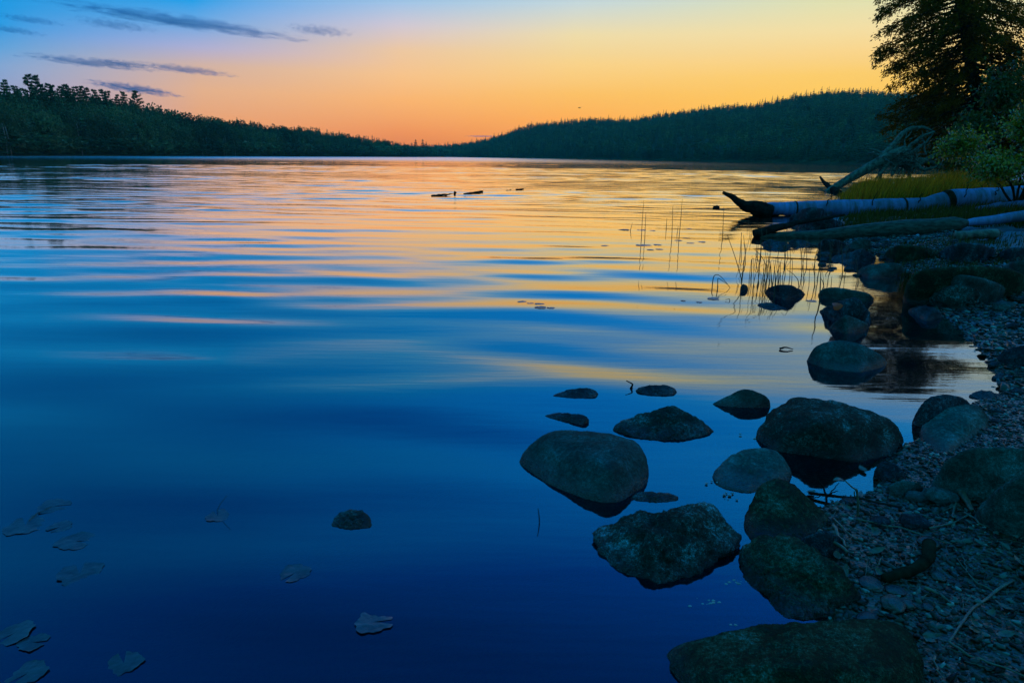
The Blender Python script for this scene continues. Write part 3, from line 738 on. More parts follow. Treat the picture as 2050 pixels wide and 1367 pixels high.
rock([(1824, 845), (1836, 857), (1880, 862), (1940, 835)], [(1826, 832, .06), (1850, 796, .17), (1890, 784, .19), (1930, 793, .17), (1950, 806, .12)],
     'dark rounded boulder behind the leaning slab at the water edge', 'rock_dark', 16, 12, 0.015, lowk=.9)
rock([(1841, 868), (1852, 905), (1878, 936), (1925, 905), (1978, 850)], [(1843, 855, .06), (1895, 818, .17), (1935, 806, .20), (1965, 812, .18), (1980, 840, .08)],
     'leaning slab boulder at the water edge left of the gravel', 'rock_pale', 17, 22, 0.03, 6, lowk=.6)
rock([(1868, 965), (1890, 985), (1960, 1006), (2030, 1008), (2110, 990)], [(1876, 938, .08), (1905, 904, .17), (1960, 890, .21), (2050, 897, .22), (2120, 915, .18)],
     'broad grey boulder half cut by the right edge of the photo', 'rock_pale', 18, 12, 0.025, 6, land=True, name='boulder', cat='boulder')
rock([(1955, 1028), (1975, 1055), (2030, 1078), (2110, 1085), (2190, 1060)], [(1958, 1012, .05), (1992, 976, .16), (2050, 945, .25), (2110, 932, .28), (2190, 960, .2)],
     'smooth boulder at the right edge in front of the broad grey one', 'rock_pale', 19, 12, 0.018, 6, land=True, name='boulder', cat='boulder')
rock([(1750, 945), (1775, 966), (1814, 962)], [(1753, 935, .03), (1772, 921, .06), (1800, 930, .06), (1816, 955, .02)], 'small dark wet stone where the gravel meets the pool', 'rock_dark', 20, 13, 0.05, land=True, sink=.06)
rock([(1775, 980), (1800, 995), (1850, 985)], [(1778, 972, .03), (1805, 961, .055), (1840, 965, .05), (1852, 977, .02)], 'flat grey stone just below the small wet stone by the pool', 'rock_smooth', 21, 13, 0.04, land=True, sink=.06)
rock([(1938, 795), (1970, 804), (2006, 799)], [(1940, 789, .03), (1965, 780, .06), (1990, 783, .06), (2007, 793, .02)], 'small dark stone at the top of the gravel behind the slab boulder', 'rock_dark', 22, 13, 0.05, sink=.06)
rock([(1995, 718), (2030, 735), (2080, 735)], [(1998, 708, .05), (2025, 694, .11), (2060, 690, .13), (2085, 705, .1)], 'blue grey stone at the right edge on dark gravel', 'rock_dark', 23, 13, 0.05, land=True)
rock([(1660, 656), (1700, 668), (1741, 654)], [(1664, 650, .03), (1690, 630, .15), (1698, 629, .15), (1738, 648, .04)], 'small triangular rock leaning in front of the layered slab', 'rock_smooth', 24, 20, 0.02)
lay = rock([(1641, 625), (1680, 648), (1740, 640)], [(1642, 620, .02), (1690, 600, .20), (1715, 597, .22), (1728, 610, .19), (1744, 634, .05)], 'layered dark slab with an orange leaf on it', 'rock_dark', 25, 18, 0.03, strata=0.09)
rock([(1640, 588), (1690, 602), (1748, 600)], [(1643, 581, .07), (1665, 574, .12), (1710, 579, .11), (1740, 588, .09), (1749, 596, .03)], 'long smooth rock behind the layered slab', 'rock_smooth', 26, 13, 0.03)
rock([(1532, 583), (1570, 602), (1612, 588)], [(1534, 577, .04), (1555, 569, .13), (1585, 570, .14), (1612, 585, .03)], 'blue black rock among the reeds', 'rock_dark', 27, 16, 0.03)
rock([(1512, 612), (1540, 622), (1580, 620)], [(1516, 607, .02), (1540, 605, .04), (1560, 612, .03), (1578, 618, .01)], 'thin flat rock nearly awash in front of the blue black rock', 'rock_dark', 28, 13, 0.05, sink=.05)
rock([(1482, 578), (1490, 581), (1498, 578)], [(1483, 573, .04), (1489, 567, .08), (1497, 573, .04)], 'tiny dark stone at the foot of the leaning reeds', 'rock_dark', 29, 13, 0.05, 4, sink=.05)
rock([(1713, 547), (1740, 558), (1800, 553)], [(1716, 541, .03), (1735, 529, .14), (1770, 525, .17), (1805, 527, .16), (1813, 540, .06)], 'flat pale-edged rock behind the reeds', 'rock_smooth', 30, 13, 0.03)
rock([(1811, 588), (1840, 606), (1900, 606), (2000, 590)], [(1812, 565, .18), (1830, 540, .33), (1880, 533, .37), (1960, 530, .38), (2040, 535, .36), (2060, 560, .22)], 'long low mossy boulder spanning the far end of the beach', 'rock_moss', 31, 12, 0.02, 6, name='boulder', cat='boulder')
rock([(1886, 590), (1930, 600), (2010, 590)], [(1888, 572, .12), (1910, 546, .27), (1950, 553, .26), (2000, 564, .2), (2015, 578, .1)], 'smooth humped rock in front of the long low mossy boulder', 'rock_smooth', 32, 13, 0.02, land=True)
rock([(1862, 602), (1890, 616), (1940, 615), (1970, 600)], [(1866, 590, .08), (1890, 573, .19), (1925, 567, .21), (1960, 578, .17), (1972, 592, .07)], 'ribbed wet rock at the waterline below the humped rock', 'rock_rough', 33, 13, 0.06, 6, 0.05, land=True)
rock([(1815, 624), (1850, 642), (1885, 636)], [(1818, 617, .03), (1845, 612, .08), (1870, 616, .09), (1887, 630, .03)], 'pointed wet rock in the shallows left of the ribbed one', 'rock_dark', 34, 16, 0.05)
rock([(1662, 518), (1700, 527), (1755, 518)], [(1664, 514, .02), (1705, 502, .13), (1725, 498, .17), (1756, 513, .04)], 'low dark rock with a hump by the wet gravel', 'rock_dark', 35, 14, 0.05)
rock([(1638, 500), (1660, 503), (1690, 500)], [(1639, 488, .1), (1648, 479, .2), (1680, 479, .2), (1691, 490, .1)], 'blocky dark rock beside the low dark log', 'rock_dark', 36, 14, 0.05)
rock([(1520, 489), (1550, 498), (1584, 496)], [(1523, 485, .03), (1545, 481, .09), (1575, 485, .08), (1586, 492, .03)], 'flat dark rock at the outer end of the low dark log', 'rock_dark', 37, 14, 0.06)
rock([(1578, 488), (1600, 492), (1622, 489)], [(1580, 482, .05), (1595, 479, .09), (1612, 482, .06), (1622, 486, .03)], 'small dark rock right of the flat rock at the log end', 'rock_dark', 38, 14, 0.06, 4)
rock([(1775, 510), (1820, 518), (1880, 514)], [(1777, 498, .12), (1800, 489, .22), (1850, 492, .2), (1882, 505, .08)], 'grassy dark mound stone left of the twin mounds', 'rock_moss', 39, 12, 0.04, land=True)
rock([(1884, 510), (1930, 520), (1992, 513)], [(1888, 497, .12), (1920, 486, .24), (1970, 488, .23), (1994, 502, .1)], 'dark mound stone below the short pale log', 'rock_dark', 40, 12, 0.05, land=True)
rock([(2000, 510), (2030, 518), (2075, 512)], [(2003, 502, .08), (2030, 494, .16), (2070, 497, .14)], 'dark stone at the right edge beyond the beach', 'rock_dark', 41, 12, 0.04, land=True)
rock([(2005, 545), (2040, 556), (2100, 552)], [(2008, 530, .14), (2035, 519, .24), (2080, 520, .24), (2105, 535, .1)], 'smooth pale stone at the right edge above the long mossy boulder', 'rock_smooth', 42, 12, 0.02, land=True)
rock([(1700, 496), (1722, 503), (1748, 497)], [(1703, 485, .12), (1722, 476, .2), (1742, 480, .17)], 'smaller grey rock right of the blocky dark rock', 'rock_smooth', 43, 13, 0.04)
rock([(1590, 438), (1620, 444), (1662, 438)], [(1594, 428, .2), (1612, 416, .42), (1640, 414, .45), (1662, 428, .2)], 'black stump-like rock against the pale birch log', 'rock_dark', 44, 13, 0.07)
rock([(1598, 456), (1640, 462), (1690, 456)], [(1602, 448, .1), (1630, 439, .24), (1665, 438, .26), (1690, 448, .1)], 'dark rock between the two long logs', 'rock_dark', 45, 13, 0.07)
rock([(662, 1050), (700, 1058), (742, 1053)], [(668, 1036, .02), (690, 1022, .045), (725, 1020, .055), (743, 1036, .03)], 'lone streaked rock breaking the water at lower left', 'rock_rough', 46, 12, 0.06, 5, 0.06, sink=.05, lowk=.6)
rock([(1278, 803), (1284, 806)], [(1276, 801, .008), (1281, 800, .012), (1286, 802, .008)], 'tiny dark pebble awash below the ribbed rock', 'rock_dark', 47, 12, 0.06, 3, sink=.02, name='stone', cat='stone')
# named stones lying on the beach
def stone(px, py, w, h, label, mat='rock_smooth', seed=0, group=None, zh=0.5):
    P = on_ground(px, py); s = mpp(P); V, Fc = ico(4)
    rx = w * s / 2; ry = min(h * s / 2 * 1.7, rx * 1.2); rz = max(rx * zh, 0.006)
    g = np.random.default_rng(seed)
    n_ = 1 + 0.22 * fbm(V * 1.4 + seed * 3.1, 3)
    Vv = V * n_[:, None] * [rx, ry, rz]
    th = g.uniform(-.5, .5); c, s_ = math.cos(th), math.sin(th)
    Vv = np.stack([Vv[:, 0] * c - Vv[:, 1] * s_, Vv[:, 0] * s_ + Vv[:, 1] * c, Vv[:, 2]], 1)
    org = P + [0, 0, rz * 0.35]
    mb = MB(); mb.add(Vv, Fc); o = mb.build('stone', M[mat]); o.location = org
    return tag(o, label, 'stone', group)
M['stone_pale'] = stone_mat('pale_stone', (0.03, 0.045, 0.03), (0.055, 0.075, 0.05), (0.095, 0.115, 0.08), 0.3, 70, 0.5, -0.02)
stone(1744, 1174, 46, 30, 'pale oval leaf-shaped stone behind the huge flat-topped rock', 'stone_pale', 1, zh=.35)
stone(1792, 1184, 40, 20, 'flat pale stone just right of the oval leaf-shaped one', 'stone_pale', 2, zh=.3)
stone(1788, 1214, 46, 40, 'squarish pale stone touching the back of the huge flat-topped rock', 'stone_pale', 3, zh=.6)
stone(1814, 1218, 26, 36, 'narrow upright stone beside the squarish pale one', 'stone_pale', 4, zh=.8)
stone(1858, 1094, 40, 24, 'rounded pale stone in the middle of the gravel', 'stone_pale', 5)
stone(1878, 1160, 28, 28, 'heart-sized pale stone below the rounded one', 'stone_pale', 6)
stone(1908, 1170, 32, 18, 'flat pale stone right of the heart-sized one', 'stone_pale', 7, zh=.35)
stone(1856, 1222, 22, 18, 'knobbly small stone in the lower gravel', 'stone_pale', 8)
stone(1916, 1040, 22, 16, 'small round stone near the pale strip of bark', 'stone_pale', 9)
stone(1736, 1238, 50, 18, 'flat grey stone between the pitted boulder and the huge rock', 'stone_pale', 10, zh=.3)
stone(1880, 1003, 70, 28, 'low grey stone at the foot of the broad grey boulder', 'rock_smooth', 11)
stone(1836, 1003, 46, 22, 'grey stone next to the low one, nearer the pool', 'rock_smooth', 12)
stone(1830, 1052, 56, 30, 'dark brownish stone under the long thin twig', 'rock_dark', 13)
stone(1762, 1050, 40, 18, 'small dark stone left of the brownish one', 'rock_dark', 14)
stone(1700, 1005, 36, 14, 'flat dark stone at the edge of the pool', 'rock_dark', 15, zh=.3)
stone(2010, 620, 46, 18, 'grey stone on the upper beach by the right edge', 'rock_smooth', 16)
stone(1975, 585, 40, 16, 'grey stone beside the humped rock', 'rock_smooth', 17)
g = np.random.default_rng(77)
for i in range(26):
    x, y = g.uniform(1640, 1800), g.uniform(468, 560)
    if x > 1700 and y > 560: continue
    stone(x, y, g.uniform(10, 26), g.uniform(5, 9), 'low wet stone in the reedy shallows below the logs', 'rock_dark', 50 + i, 'low wet stones below the logs', zh=.4)
for i in range(30):
    x, y = g.uniform(1850, 2045), g.uniform(560, 880)
    if x < 1990 and y > 640: continue
    stone(x, y, g.uniform(12, 34), g.uniform(6, 14), 'small dark stone lying on the upper beach', 'rock_dark', 90 + i, 'small stones on the upper beach', zh=.45)
M_ol = MB(); Pl = at_z(1671, 616, 0.13)
th = np.linspace(0, 2 * np.pi, 12, endpoint=False)
M_ol.add(np.vstack([[0, 0, 0.006], np.stack([0.045 * np.cos(th) * (1 + .2 * np.cos(3 * th)), 0.035 * np.sin(th), 0.01 * np.cos(2 * th)], 1)]), [np.array([[0, i + 1, (i + 1) % 12 + 1] for i in range(12)])])
o = M_ol.build('leaf', M['orange_leaf']); o.location = Pl + np.array([0, -0.03, 0.02]); o.rotation_euler = (R(55), 0, R(10))
tag(o, 'bright orange leaf stuck on the layered dark slab', 'leaf')

# ------------------------------------------------------------------ gravel
def gravel(name, n, box, smin, smax, label, sub=2, cond=None, seed=3):
    g = np.random.default_rng(seed)
    X = g.uniform(box[0], box[1], n); Y = g.uniform(box[2], box[3], n)
    s = sdist(X, Y); k = (s > -0.16) & (g.random(n) < np.clip(1.0 + s * 14.0, 0.02, 1))
    if cond is not None: k &= cond(X, Y)
    X, Y = X[k], Y[k]; n = len(X); Z = ground_z(X, Y)
    S = smin + (smax - smin) * g.random(n) ** 3.2
    V, Fc = ico(sub)
    th = g.random(n) * 6.28; c = np.cos(th)[:, None]; s_ = np.sin(th)[:, None]
    sx_ = S * g.uniform(0.8, 1.5, n); sy = S * g.uniform(0.6, 1.0, n); sz = S * g.uniform(0.3, 0.65, n)
    nz = 1 + 0.20 * g.normal(size=(12, len(V)))
    Vx = V[None] * np.clip(nz[g.integers(0, 12, n)], .6, 1.4)[:, :, None]
    vx = Vx[:, :, 0] * sx_[:, None]; vy = Vx[:, :, 1] * sy[:, None]; vz = Vx[:, :, 2] * sz[:, None]
    tl = g.normal(0, 0.3, n)[:, None]; vz = vz + vx * tl
    P = np.stack([vx * c - vy * s_ + X[:, None], vx * s_ + vy * c + Y[:, None], vz + (Z + sz * 0.35)[:, None]], -1)
    Fa = Fc[None] + (np.arange(n) * len(V))[:, None, None]
    mb = MB(); mb.add(P.reshape(-1, 3), Fa.reshape(-1, 3))
    return tag(mb.build(name, M['pebble']), label, 'gravel', kind='stuff')
gravel('gravel', 46000, (0.55, 3.4, 1.0, 4.4), 0.0035, 0.014, 'wet dark gravel covering the beach in the foreground')
gravel('coarse_gravel', 60000, (1.6, 7.5, 3.8, 12), 0.010, 0.034, 'wet shingle along the upper beach', seed=4, sub=1, cond=lambda X, Y: sdist(X, Y) < 1.6)

# ------------------------------------------------------------------ wood: logs, stump, twigs
def wob(pts, amp, seed, n=24):
    pts = np.asarray(pts, float); t = np.linspace(0, 1, len(pts)); tt = np.linspace(0, 1, n)
    P = np.stack([np.interp(tt, t, pts[:, k]) for k in range(3)], 1)
    nz = np.stack([pnoise(np.stack([tt * 4 + seed * 3.3, np.full(n, k * 5.5), np.full(n, seed * 1.7)], 1)) for k in range(3)], 1)
    return P + nz * amp * np.sin(np.pi * np.clip(tt * .96 + .02, 0, 1))[:, None]
# long birch log
YL = float(at_z(1560, 432)[1])
def pxl(lst, Y): return [at_y(x, y, Y + (dy if False else 0)) for x, y in lst for dy in (0,)]
c_pts = [at_y(1515, 417, YL), at_y(1600, 418, YL), at_y(1740, 418, YL), at_y(1850, 411, YL), at_y(1900, 403, YL), at_y(1980, 398, YL), at_y(2080, 393, YL), at_y(2220, 380, YL)]
e = empty('fallen_log', (c_pts[0][0], c_pts[0][1], 0))
tag(e, 'long pale birch log lying from the bank into the lake', 'log')
lp = wob(c_pts, 0.16, 3, 60); rr_ = np.interp(np.linspace(0, 1, 60), [0, .05, .3, .6, 1], [0.10, 0.16, 0.23, 0.26, 0.29]) * YL / 17.5
mb = MB(); mb.tube(lp, rr_ * (1 + 0.16 * pnoise(np.stack([np.arange(60) * .33, np.zeros(60), np.zeros(60)], 1))), 20)
child(mb, 'trunk', M['birch'], e)
for (px0, px1) in ((1590, 1595), (1803, 1808), (1889, 1903)):
    xs = [at_y(px0, 410, YL)[0], at_y(px1, 410, YL)[0]]
    k = [np.interp(xs[0] + (xs[1] - xs[0]) * q, lp[:, 0], np.arange(60)) for q in (0, .5, 1)]
    P = np.array([[np.interp(q, np.arange(60), lp[:, d]) for d in range(3)] for q in k]); q_ = np.array([np.interp(q, np.arange(60), rr_) for q in k])
    mb = MB(); mb.tube(P, q_ * [1.0, 1.07, 1.01], 20, False); child(mb, 'bark_band', M['bark_dark'], e)
mb = MB(); mb.tube(wob([at_y(1543, 424, YL), at_y(1500, 413, YL), at_y(1475, 401, YL), at_y(1447, 385, YL)], 0.1, 5), np.linspace(0.20, 0.035, 24), 8); child(mb, 'broken_branch', M['wet_wood'], e)
mb = MB(); mb.tube(wob([at_y(1500, 413, YL), at_y(1515, 424, YL), at_y(1560, 428, YL)], 0.05, 6), np.linspace(0.14, 0.06, 24), 8); child(mb, 'splinter', M['wet_wood'], e)
for q in range(5):
    x = 1655 + q * 83 + (q * 37) % 29; mb = MB(); mb.tube(wob([at_y(x, 412 - max(0, x - 1800) * .09, YL - .2), at_y(x + 12, 385 - max(0, x - 1800) * .1 + random.uniform(-4, 8), YL - .4)], 0.1, q), np.linspace(0.015, 0.005, 24), 5)
    child(mb, 'twig', M['bark_dark'], e)
# dark log with a forked end, then its pale upper end
YD = float(at_z(1600, 476)[1])
e = empty('fallen_log', tuple(at_y(1510, 472, YD)))
tag(e, 'low dark log with a forked outer end, pale at its bank end', 'log')
mb = MB(); mb.tube(wob([at_y(1512, 472, YD), at_y(1600, 474, YD), at_y(1720, 466, YD), at_y(1850, 455, YD), at_y(1940, 446, YD)], 0.06, 8, 40), np.interp(np.arange(40), [0, 26, 36, 39], [.05, .16, .13, .05]), 12); child(mb, 'trunk', M['old_log'], e)
mb = MB(); mb.tube(wob([at_y(1920, 449, YD), at_y(1960, 443, YD), at_y(2060, 431, YD), at_y(2200, 418, YD)], 0.03, 9, 30), np.linspace(.05, .12, 30), 14); child(mb, 'bare_trunk', M['birch'], e)
mb = MB(); mb.tube(wob([at_y(1510, 470, YD), at_y(1560, 455, YD), at_y(1600, 446, YD + .5), at_y(1690, 430, YD + 1)], 0.06, 10), np.linspace(0.09, 0.02, 24), 8); child(mb, 'branch', M['wet_wood'], e)
mb = MB(); mb.tube(wob([at_y(1528, 464, YD), at_y(1545, 470, YD), at_y(1600, 471, YD)], 0.05, 11), np.linspace(0.05, 0.03, 24), 6); child(mb, 'branch', M['wet_wood'], e)
def log(pts, r0, r1, label, mat, name='driftwood', cat='driftwood', amp=0.05, seed=1, sides=10, group=None, n=24):
    pts = np.array(pts); mb = MB(); P = wob(pts, amp, seed, n)
    rad = np.linspace(r0, r1, n) * (1 + 0.18 * pnoise(np.stack([np.arange(n) * .9, np.full(n, seed * 2.2), np.zeros(n)], 1)))
    mb.tube(P, rad, sides); o = mb.build(name, M[mat], origin=pts[0]); return tag(o, label, cat, group)
g1, g2 = on_ground(1912, 480), on_ground(1992, 477)
log([g1 + [0, 0, .06], g2 + [0, 0, .07]], 0.07, 0.08, 'short pale log lying in the sedge below the two long logs', 'grey_wood', 'short_log', 'log', 0.02)
g1, g2 = on_ground(1960, 416), on_ground(2040, 413)
log([at_y(1955, 418, YL - 2), at_y(2000, 412, YL - 2), at_y(2060, 408, YL - 2)], 0.05, 0.08, 'thin pale branch lying between the two long logs', 'birch', 'branch', 'branch', 0.06)
log([at_y(1700, 447, YD + 2), at_y(1800, 444, YD + 2), at_y(1900, 447, YD + 2), at_y(1955, 443, YD + 2)], 0.03, 0.05, 'thin grey pole lying behind the low dark log', 'grey_wood', 'pole', 'branch', 0.05)
log([at_z(1640, 372) + [0, 0, .45], at_z(1655, 380) + [0, 0, .2], at_z(1680, 388)], 0.05, 0.16, 'short dark snag poking from water by the uprooted tree', 'wet_wood', 'snag', 'driftwood', 0.06)
# uprooted tree
YR = float(at_z(1690, 384)[1])
e = empty('uprooted_tree', tuple(at_z(1665, 384)))
tag(e, 'uprooted grey tree with its root plate in the air', 'dead tree')
def rt(lst, r0, r1, nm, amp=0.12, seed=1, dy=0.0, n=28, sides=9):
    mb = MB(); P = np.array([at_y(x, y, YR + dy * i / max(1, len(lst) - 1)) for i, (x, y) in enumerate(lst)])
    mb.tube(wob(P, amp, seed, n), np.linspace(r0, r1, n), sides); child(mb, nm, M['grey_wood'], e)
rt([(1655, 386), (1700, 358), (1750, 331), (1785, 312), (1812, 305)], 0.15, 0.29, 'trunk', 0.05, 1, 0, 40, 14)
rt([(1752, 330), (1780, 300), (1800, 275), (1825, 258), (1850, 255), (1871, 264)], 0.15, 0.045, 'root', 0.12, 2, .6)
rt([(1812, 306), (1826, 288), (1848, 272), (1871, 264)], 0.10, 0.04, 'root', 0.08, 3, -.4)
rt([(1814, 312), (1838, 297), (1858, 281), (1868, 268)], 0.08, 0.03, 'root', 0.08, 4, .8)
rt([(1800, 304), (1780, 300), (1760, 304), (1740, 298)], 0.12, 0.03, 'root', 0.15, 5, .9)
rt([(1770, 318), (1755, 308), (1745, 306), (1738, 310)], 0.09, 0.02, 'root', 0.2, 6, .6)
rt([(1800, 308), (1812, 325), (1835, 330), (1868, 312), (1890, 305)], 0.22, 0.04, 'root', 0.15, 7, .5)
rt([(1795, 312), (1790, 335), (1785, 352)], 0.24, 0.06, 'root', 0.12, 8, -.3)
rt([(1805, 318), (1818, 340), (1822, 356)], 0.20, 0.05, 'root', 0.12, 9, .4)
rt([(1780, 322), (1768, 342), (1752, 358)], 0.12, 0.03, 'root', 0.15, 10, -.6)
rt([(1770, 330), (1760, 352), (1768, 364)], 0.12, 0.03, 'root', 0.15, 11, .3)
rt([(1815, 316), (1850, 322), (1880, 332), (1895, 340)], 0.14, 0.03, 'root', 0.15, 12, .9)
rt([(1830, 328), (1850, 340), (1868, 338), (1888, 322)], 0.10, 0.02, 'root', 0.15, 13, -.7)
rt([(1812, 300), (1811, 285), (1816, 266)], 0.05, 0.012, 'root', 0.06, 14, .2, 20, 6)
rt([(1812, 278), (1822, 268), (1826, 260)], 0.03, 0.012, 'root', 0.05, 15, .2, 20, 6)
rt([(1854, 310), (1850, 285), (1846, 262)], 0.04, 0.012, 'root', 0.08, 16, .6, 20, 6)
for q in range(80):
    x0, y0 = random.uniform(1770, 1835), random.uniform(306, 335)
    an = random.uniform(0, 6.28); L = random.uniform(15, 42)
    rt([(x0, y0), (x0 + L * .5 * math.cos(an) + random.uniform(-6, 6), y0 + L * .4 * math.sin(an)), (x0 + L * math.cos(an), min(362, y0 + L * .7 * math.sin(an)))], 0.042, 0.008, 'rootlet', 0.15, 20 + q, random.uniform(-1, 1), 14, 6)
# floating driftwood in mid lake
def flo(p0, p1, r, label, seed): log([at_z(*p0), at_z(*p1) + [0, 0, r * .6]], r, r * .5, label, 'wet_wood', 'driftwood', 'driftwood', 0.03, seed)
flo((865, 393), (893, 391), .05, 'leftmost sliver of driftwood floating out on the lake', 1)
flo((893, 391), (906, 389), .03, 'short sliver of driftwood next to the leftmost one', 2)
flo((930, 390), (966, 385), .06, 'longest driftwood sliver floating out on the lake', 3)
flo((935, 390), (948, 389), .03, 'tiny driftwood sliver under the longest one', 4)
flo((1014, 382), (1023, 381), .03, 'small driftwood speck right of the longest sliver', 5)
flo((1034, 381), (1048, 380), .05, 'rightmost driftwood sliver floating out on the lake', 6)
log([at_z(911, 393), at_y(910, 388, at_z(911, 393)[1]), at_y(912, 384, at_z(911, 393)[1])], .03, .05, 'upright knob of driftwood between the floating slivers', 'wet_wood', 'driftwood', 'driftwood', 0.03, 7)
P = at_z(1434, 417); V, Fc = ico(4)
mb = MB(); mb.add(V * (1 + .5 * fbm(V * 2, 3))[:, None] * [0.09, 0.06, 0.07], Fc); o = mb.build('driftwood', M['wet_wood']); o.location = P; tag(o, 'small dark knot of driftwood left of the birch log tip', 'driftwood')
# twig in the water between the ribbed and glinting rocks
Pt = at_z(1262, 783)
e = empty('twig', tuple(Pt)); tag(e, 'crooked twig poking out of the water between two wet rocks', 'twig')
for lst in ([(1260, 784), (1263, 776), (1267, 770), (1264, 767), (1254, 762)], [(1266, 783), (1265, 776), (1267, 769)]):
    mb = MB(); mb.tube(wob([at_y(x, y, Pt[1]) for x, y in lst], 0.004, 2, 20), np.linspace(0.006, 0.003, 20), 6); child(mb, 'stem', M['wet_wood'], e)
log([at_z(1080, 1045), at_y(1079, 1030, at_z(1080, 1045)[1]), at_y(1077, 1017, at_z(1080, 1045)[1])], .0022, .0012, 'tiny thin sprig standing in water below the largest boulder', 'wet_wood', 'sprig', 'twig', 0.003, 3, 6)
log([at_z(1561, 698), at_z(1572, 698) + [0, 0, .01], at_z(1588, 699)], .008, .003, 'little dark stick floating left of the domed boulder', 'wet_wood', 'stick', 'twig', 0.01, 4, 6)

# beach twigs
def gpath(lst, lift):
    out = []
    for i, q in enumerate(lst):
        P = on_ground(q[0], q[1]); out.append(P + [0, 0, lift + (q[2] if len(q) > 2 else 0)])
    return out
def gtwig(lst, w, label, seed, mat='twig', lift=0.008, amp=0.012, name='twig', group=None):
    P = gpath(lst, lift); r_ = w * mpp(P[0]) / 2
    return log(P, r_, r_ * .5, label, mat, name, 'twig', amp, seed, 6, group)
gtwig([(1618, 990), (1700, 1000), (1760, 1012), (1805, 1022)], 7, 'thick dark stick lying in the edge of the pool', 1, 'wet_wood')
gtwig([(1712, 1046), (1800, 1064), (1905, 1093)], 4, 'long thin straight twig across the gravel below the pool', 2)
gtwig([(1668, 1046), (1690, 1066), (1712, 1086)], 4, 'short twig beside the wedge boulder', 3)
gtwig([(1676, 1052), (1700, 1080), (1715, 1086)], 3, 'thin twig crossing the short one beside the wedge boulder', 4)
gtwig([(1636, 1092), (1665, 1112), (1692, 1132)], 11, 'flat strip of wood leaning on the pitted boulder', 5, 'twig', 0.05)
gtwig([(1664, 1082), (1678, 1104), (1690, 1122)], 8, 'narrower strip of wood crossing the flat one', 6, 'twig', 0.05)
gtwig([(2026, 1168), (1985, 1196), (1940, 1232), (1905, 1280), (1897, 1296)], 7, 'long bent branch lying on the lower gravel', 7)
gtwig([(1990, 1190), (1945, 1165), (1915, 1122)], 4, 'thin twig running up from the long bent branch', 8)
gtwig([(1897, 1290), (1930, 1312), (1985, 1340), (2048, 1364)], 6, 'straight stick pointing to the bottom right corner', 9)
gtwig([(1850, 1182), (1880, 1200), (1902, 1214)], 9, 'short thick stick in the middle of the lower gravel', 10)
gtwig([(1738, 1122), (1750, 1140), (1757, 1142)], 4, 'small v-shaped twig behind the oval stone', 11)
gtwig([(1758, 1142), (1766, 1120)], 4, 'tiny straight twig touching the v-shaped one', 12)
gtwig([(1860, 1062), (1910, 1052), (1940, 1036), (1946, 1026)], 5, 'curved twig by the pale strip of bark', 13)
gtwig([(1905, 1050), (1912, 1010), (1925, 996), (1960, 1000)], 5, 'arched twig around the pale strip of bark', 14)
gtwig([(1930, 1032), (1960, 1050), (1985, 1062)], 6, 'stick at the foot of the smooth right edge boulder', 15)
gtwig([(1870, 1320), (1873, 1345), (1885, 1366)], 5, 'twig at the right foot of the huge flat-topped rock', 16)
gtwig([(1990, 1140), (2010, 1124)], 4, 'stubby twig near the right edge of the gravel', 17)
gtwig([(1925, 1118), (1935, 1150)], 4, 'short twig left of the stubby one', 18)
# bark strip
gtwig([(1922, 996), (1934, 1016), (1944, 1034)], 15, 'pale split strip of bark by the right boulders', 19, 'dead_leaf', 0.02, 0.004, 'bark_strip')
# standing twigs by the pool
B = on_ground(1655, 1008)
e = empty('branching_twig', tuple(B)); tag(e, 'bare forked twig standing up at the pool edge', 'twig')
for lst, w in (([(1655, 1010), (1653, 988), (1646, 972), (1635, 956)], .005), ([(1655, 996), (1668, 980), (1680, 966)], .003), ([(1652, 988), (1640, 994), (1618, 1000)], .003), ([(1658, 990), (1670, 985), (1678, 982)], .003)):
    mb = MB(); mb.tube(wob([at_y(x, y, B[1]) for x, y in lst], 0.006, 4, 18), np.linspace(w, w * .4, 18), 6); child(mb, 'stem', M['wet_wood'], e)
B = on_ground(1717, 1036)
e = empty('leafy_twig', tuple(B)); tag(e, 'bent twig with one dry leaf standing over the pool', 'twig')
mb = MB(); mb.tube(wob([at_y(x, y, B[1]) for x, y in ((1717, 1038), (1718, 1000), (1716, 980), (1704, 974), (1692, 962))], 0.005, 5, 22), np.linspace(.005, .002, 22), 6); child(mb, 'stem', M['twig'], e)
mb = MB(); mb.tube([at_y(1711, 995, B[1]), at_y(1710, 985, B[1]), at_y(1716, 978, B[1])], .002, 5); child(mb, 'stem', M['twig'], e)
P0 = at_y(1690, 962, B[1]); mb = MB(); t_ = np.linspace(0, 1, 8); wv = .012 * np.sin(np.pi * t_) ** .7
mid = P0 + np.stack([-.042 * t_, 0 * t_, -.002 * t_ + .006 * np.sin(3 * t_)], 1)
mb.add(np.concatenate([mid + np.stack([0 * t_, wv, .3 * wv], 1), mid, mid - np.stack([0 * t_, wv, -.3 * wv], 1)]),
       [np.array([[k * 8 + i, k * 8 + i + 1, k * 8 + 8 + i + 1, k * 8 + 8 + i] for k in (0, 1) for i in range(7)])]); child(mb, 'leaf', M['dead_leaf'], e)
# curved driftwood chunk on the gravel
log(gpath([(1768, 1168), (1812, 1158), (1848, 1140), (1856, 1120), (1858, 1100)], 0.015), .016, .021, 'curved chunk of dark driftwood on the gravel', 'bark_dark', 'driftwood', 'driftwood', 0.02, 8, 12)
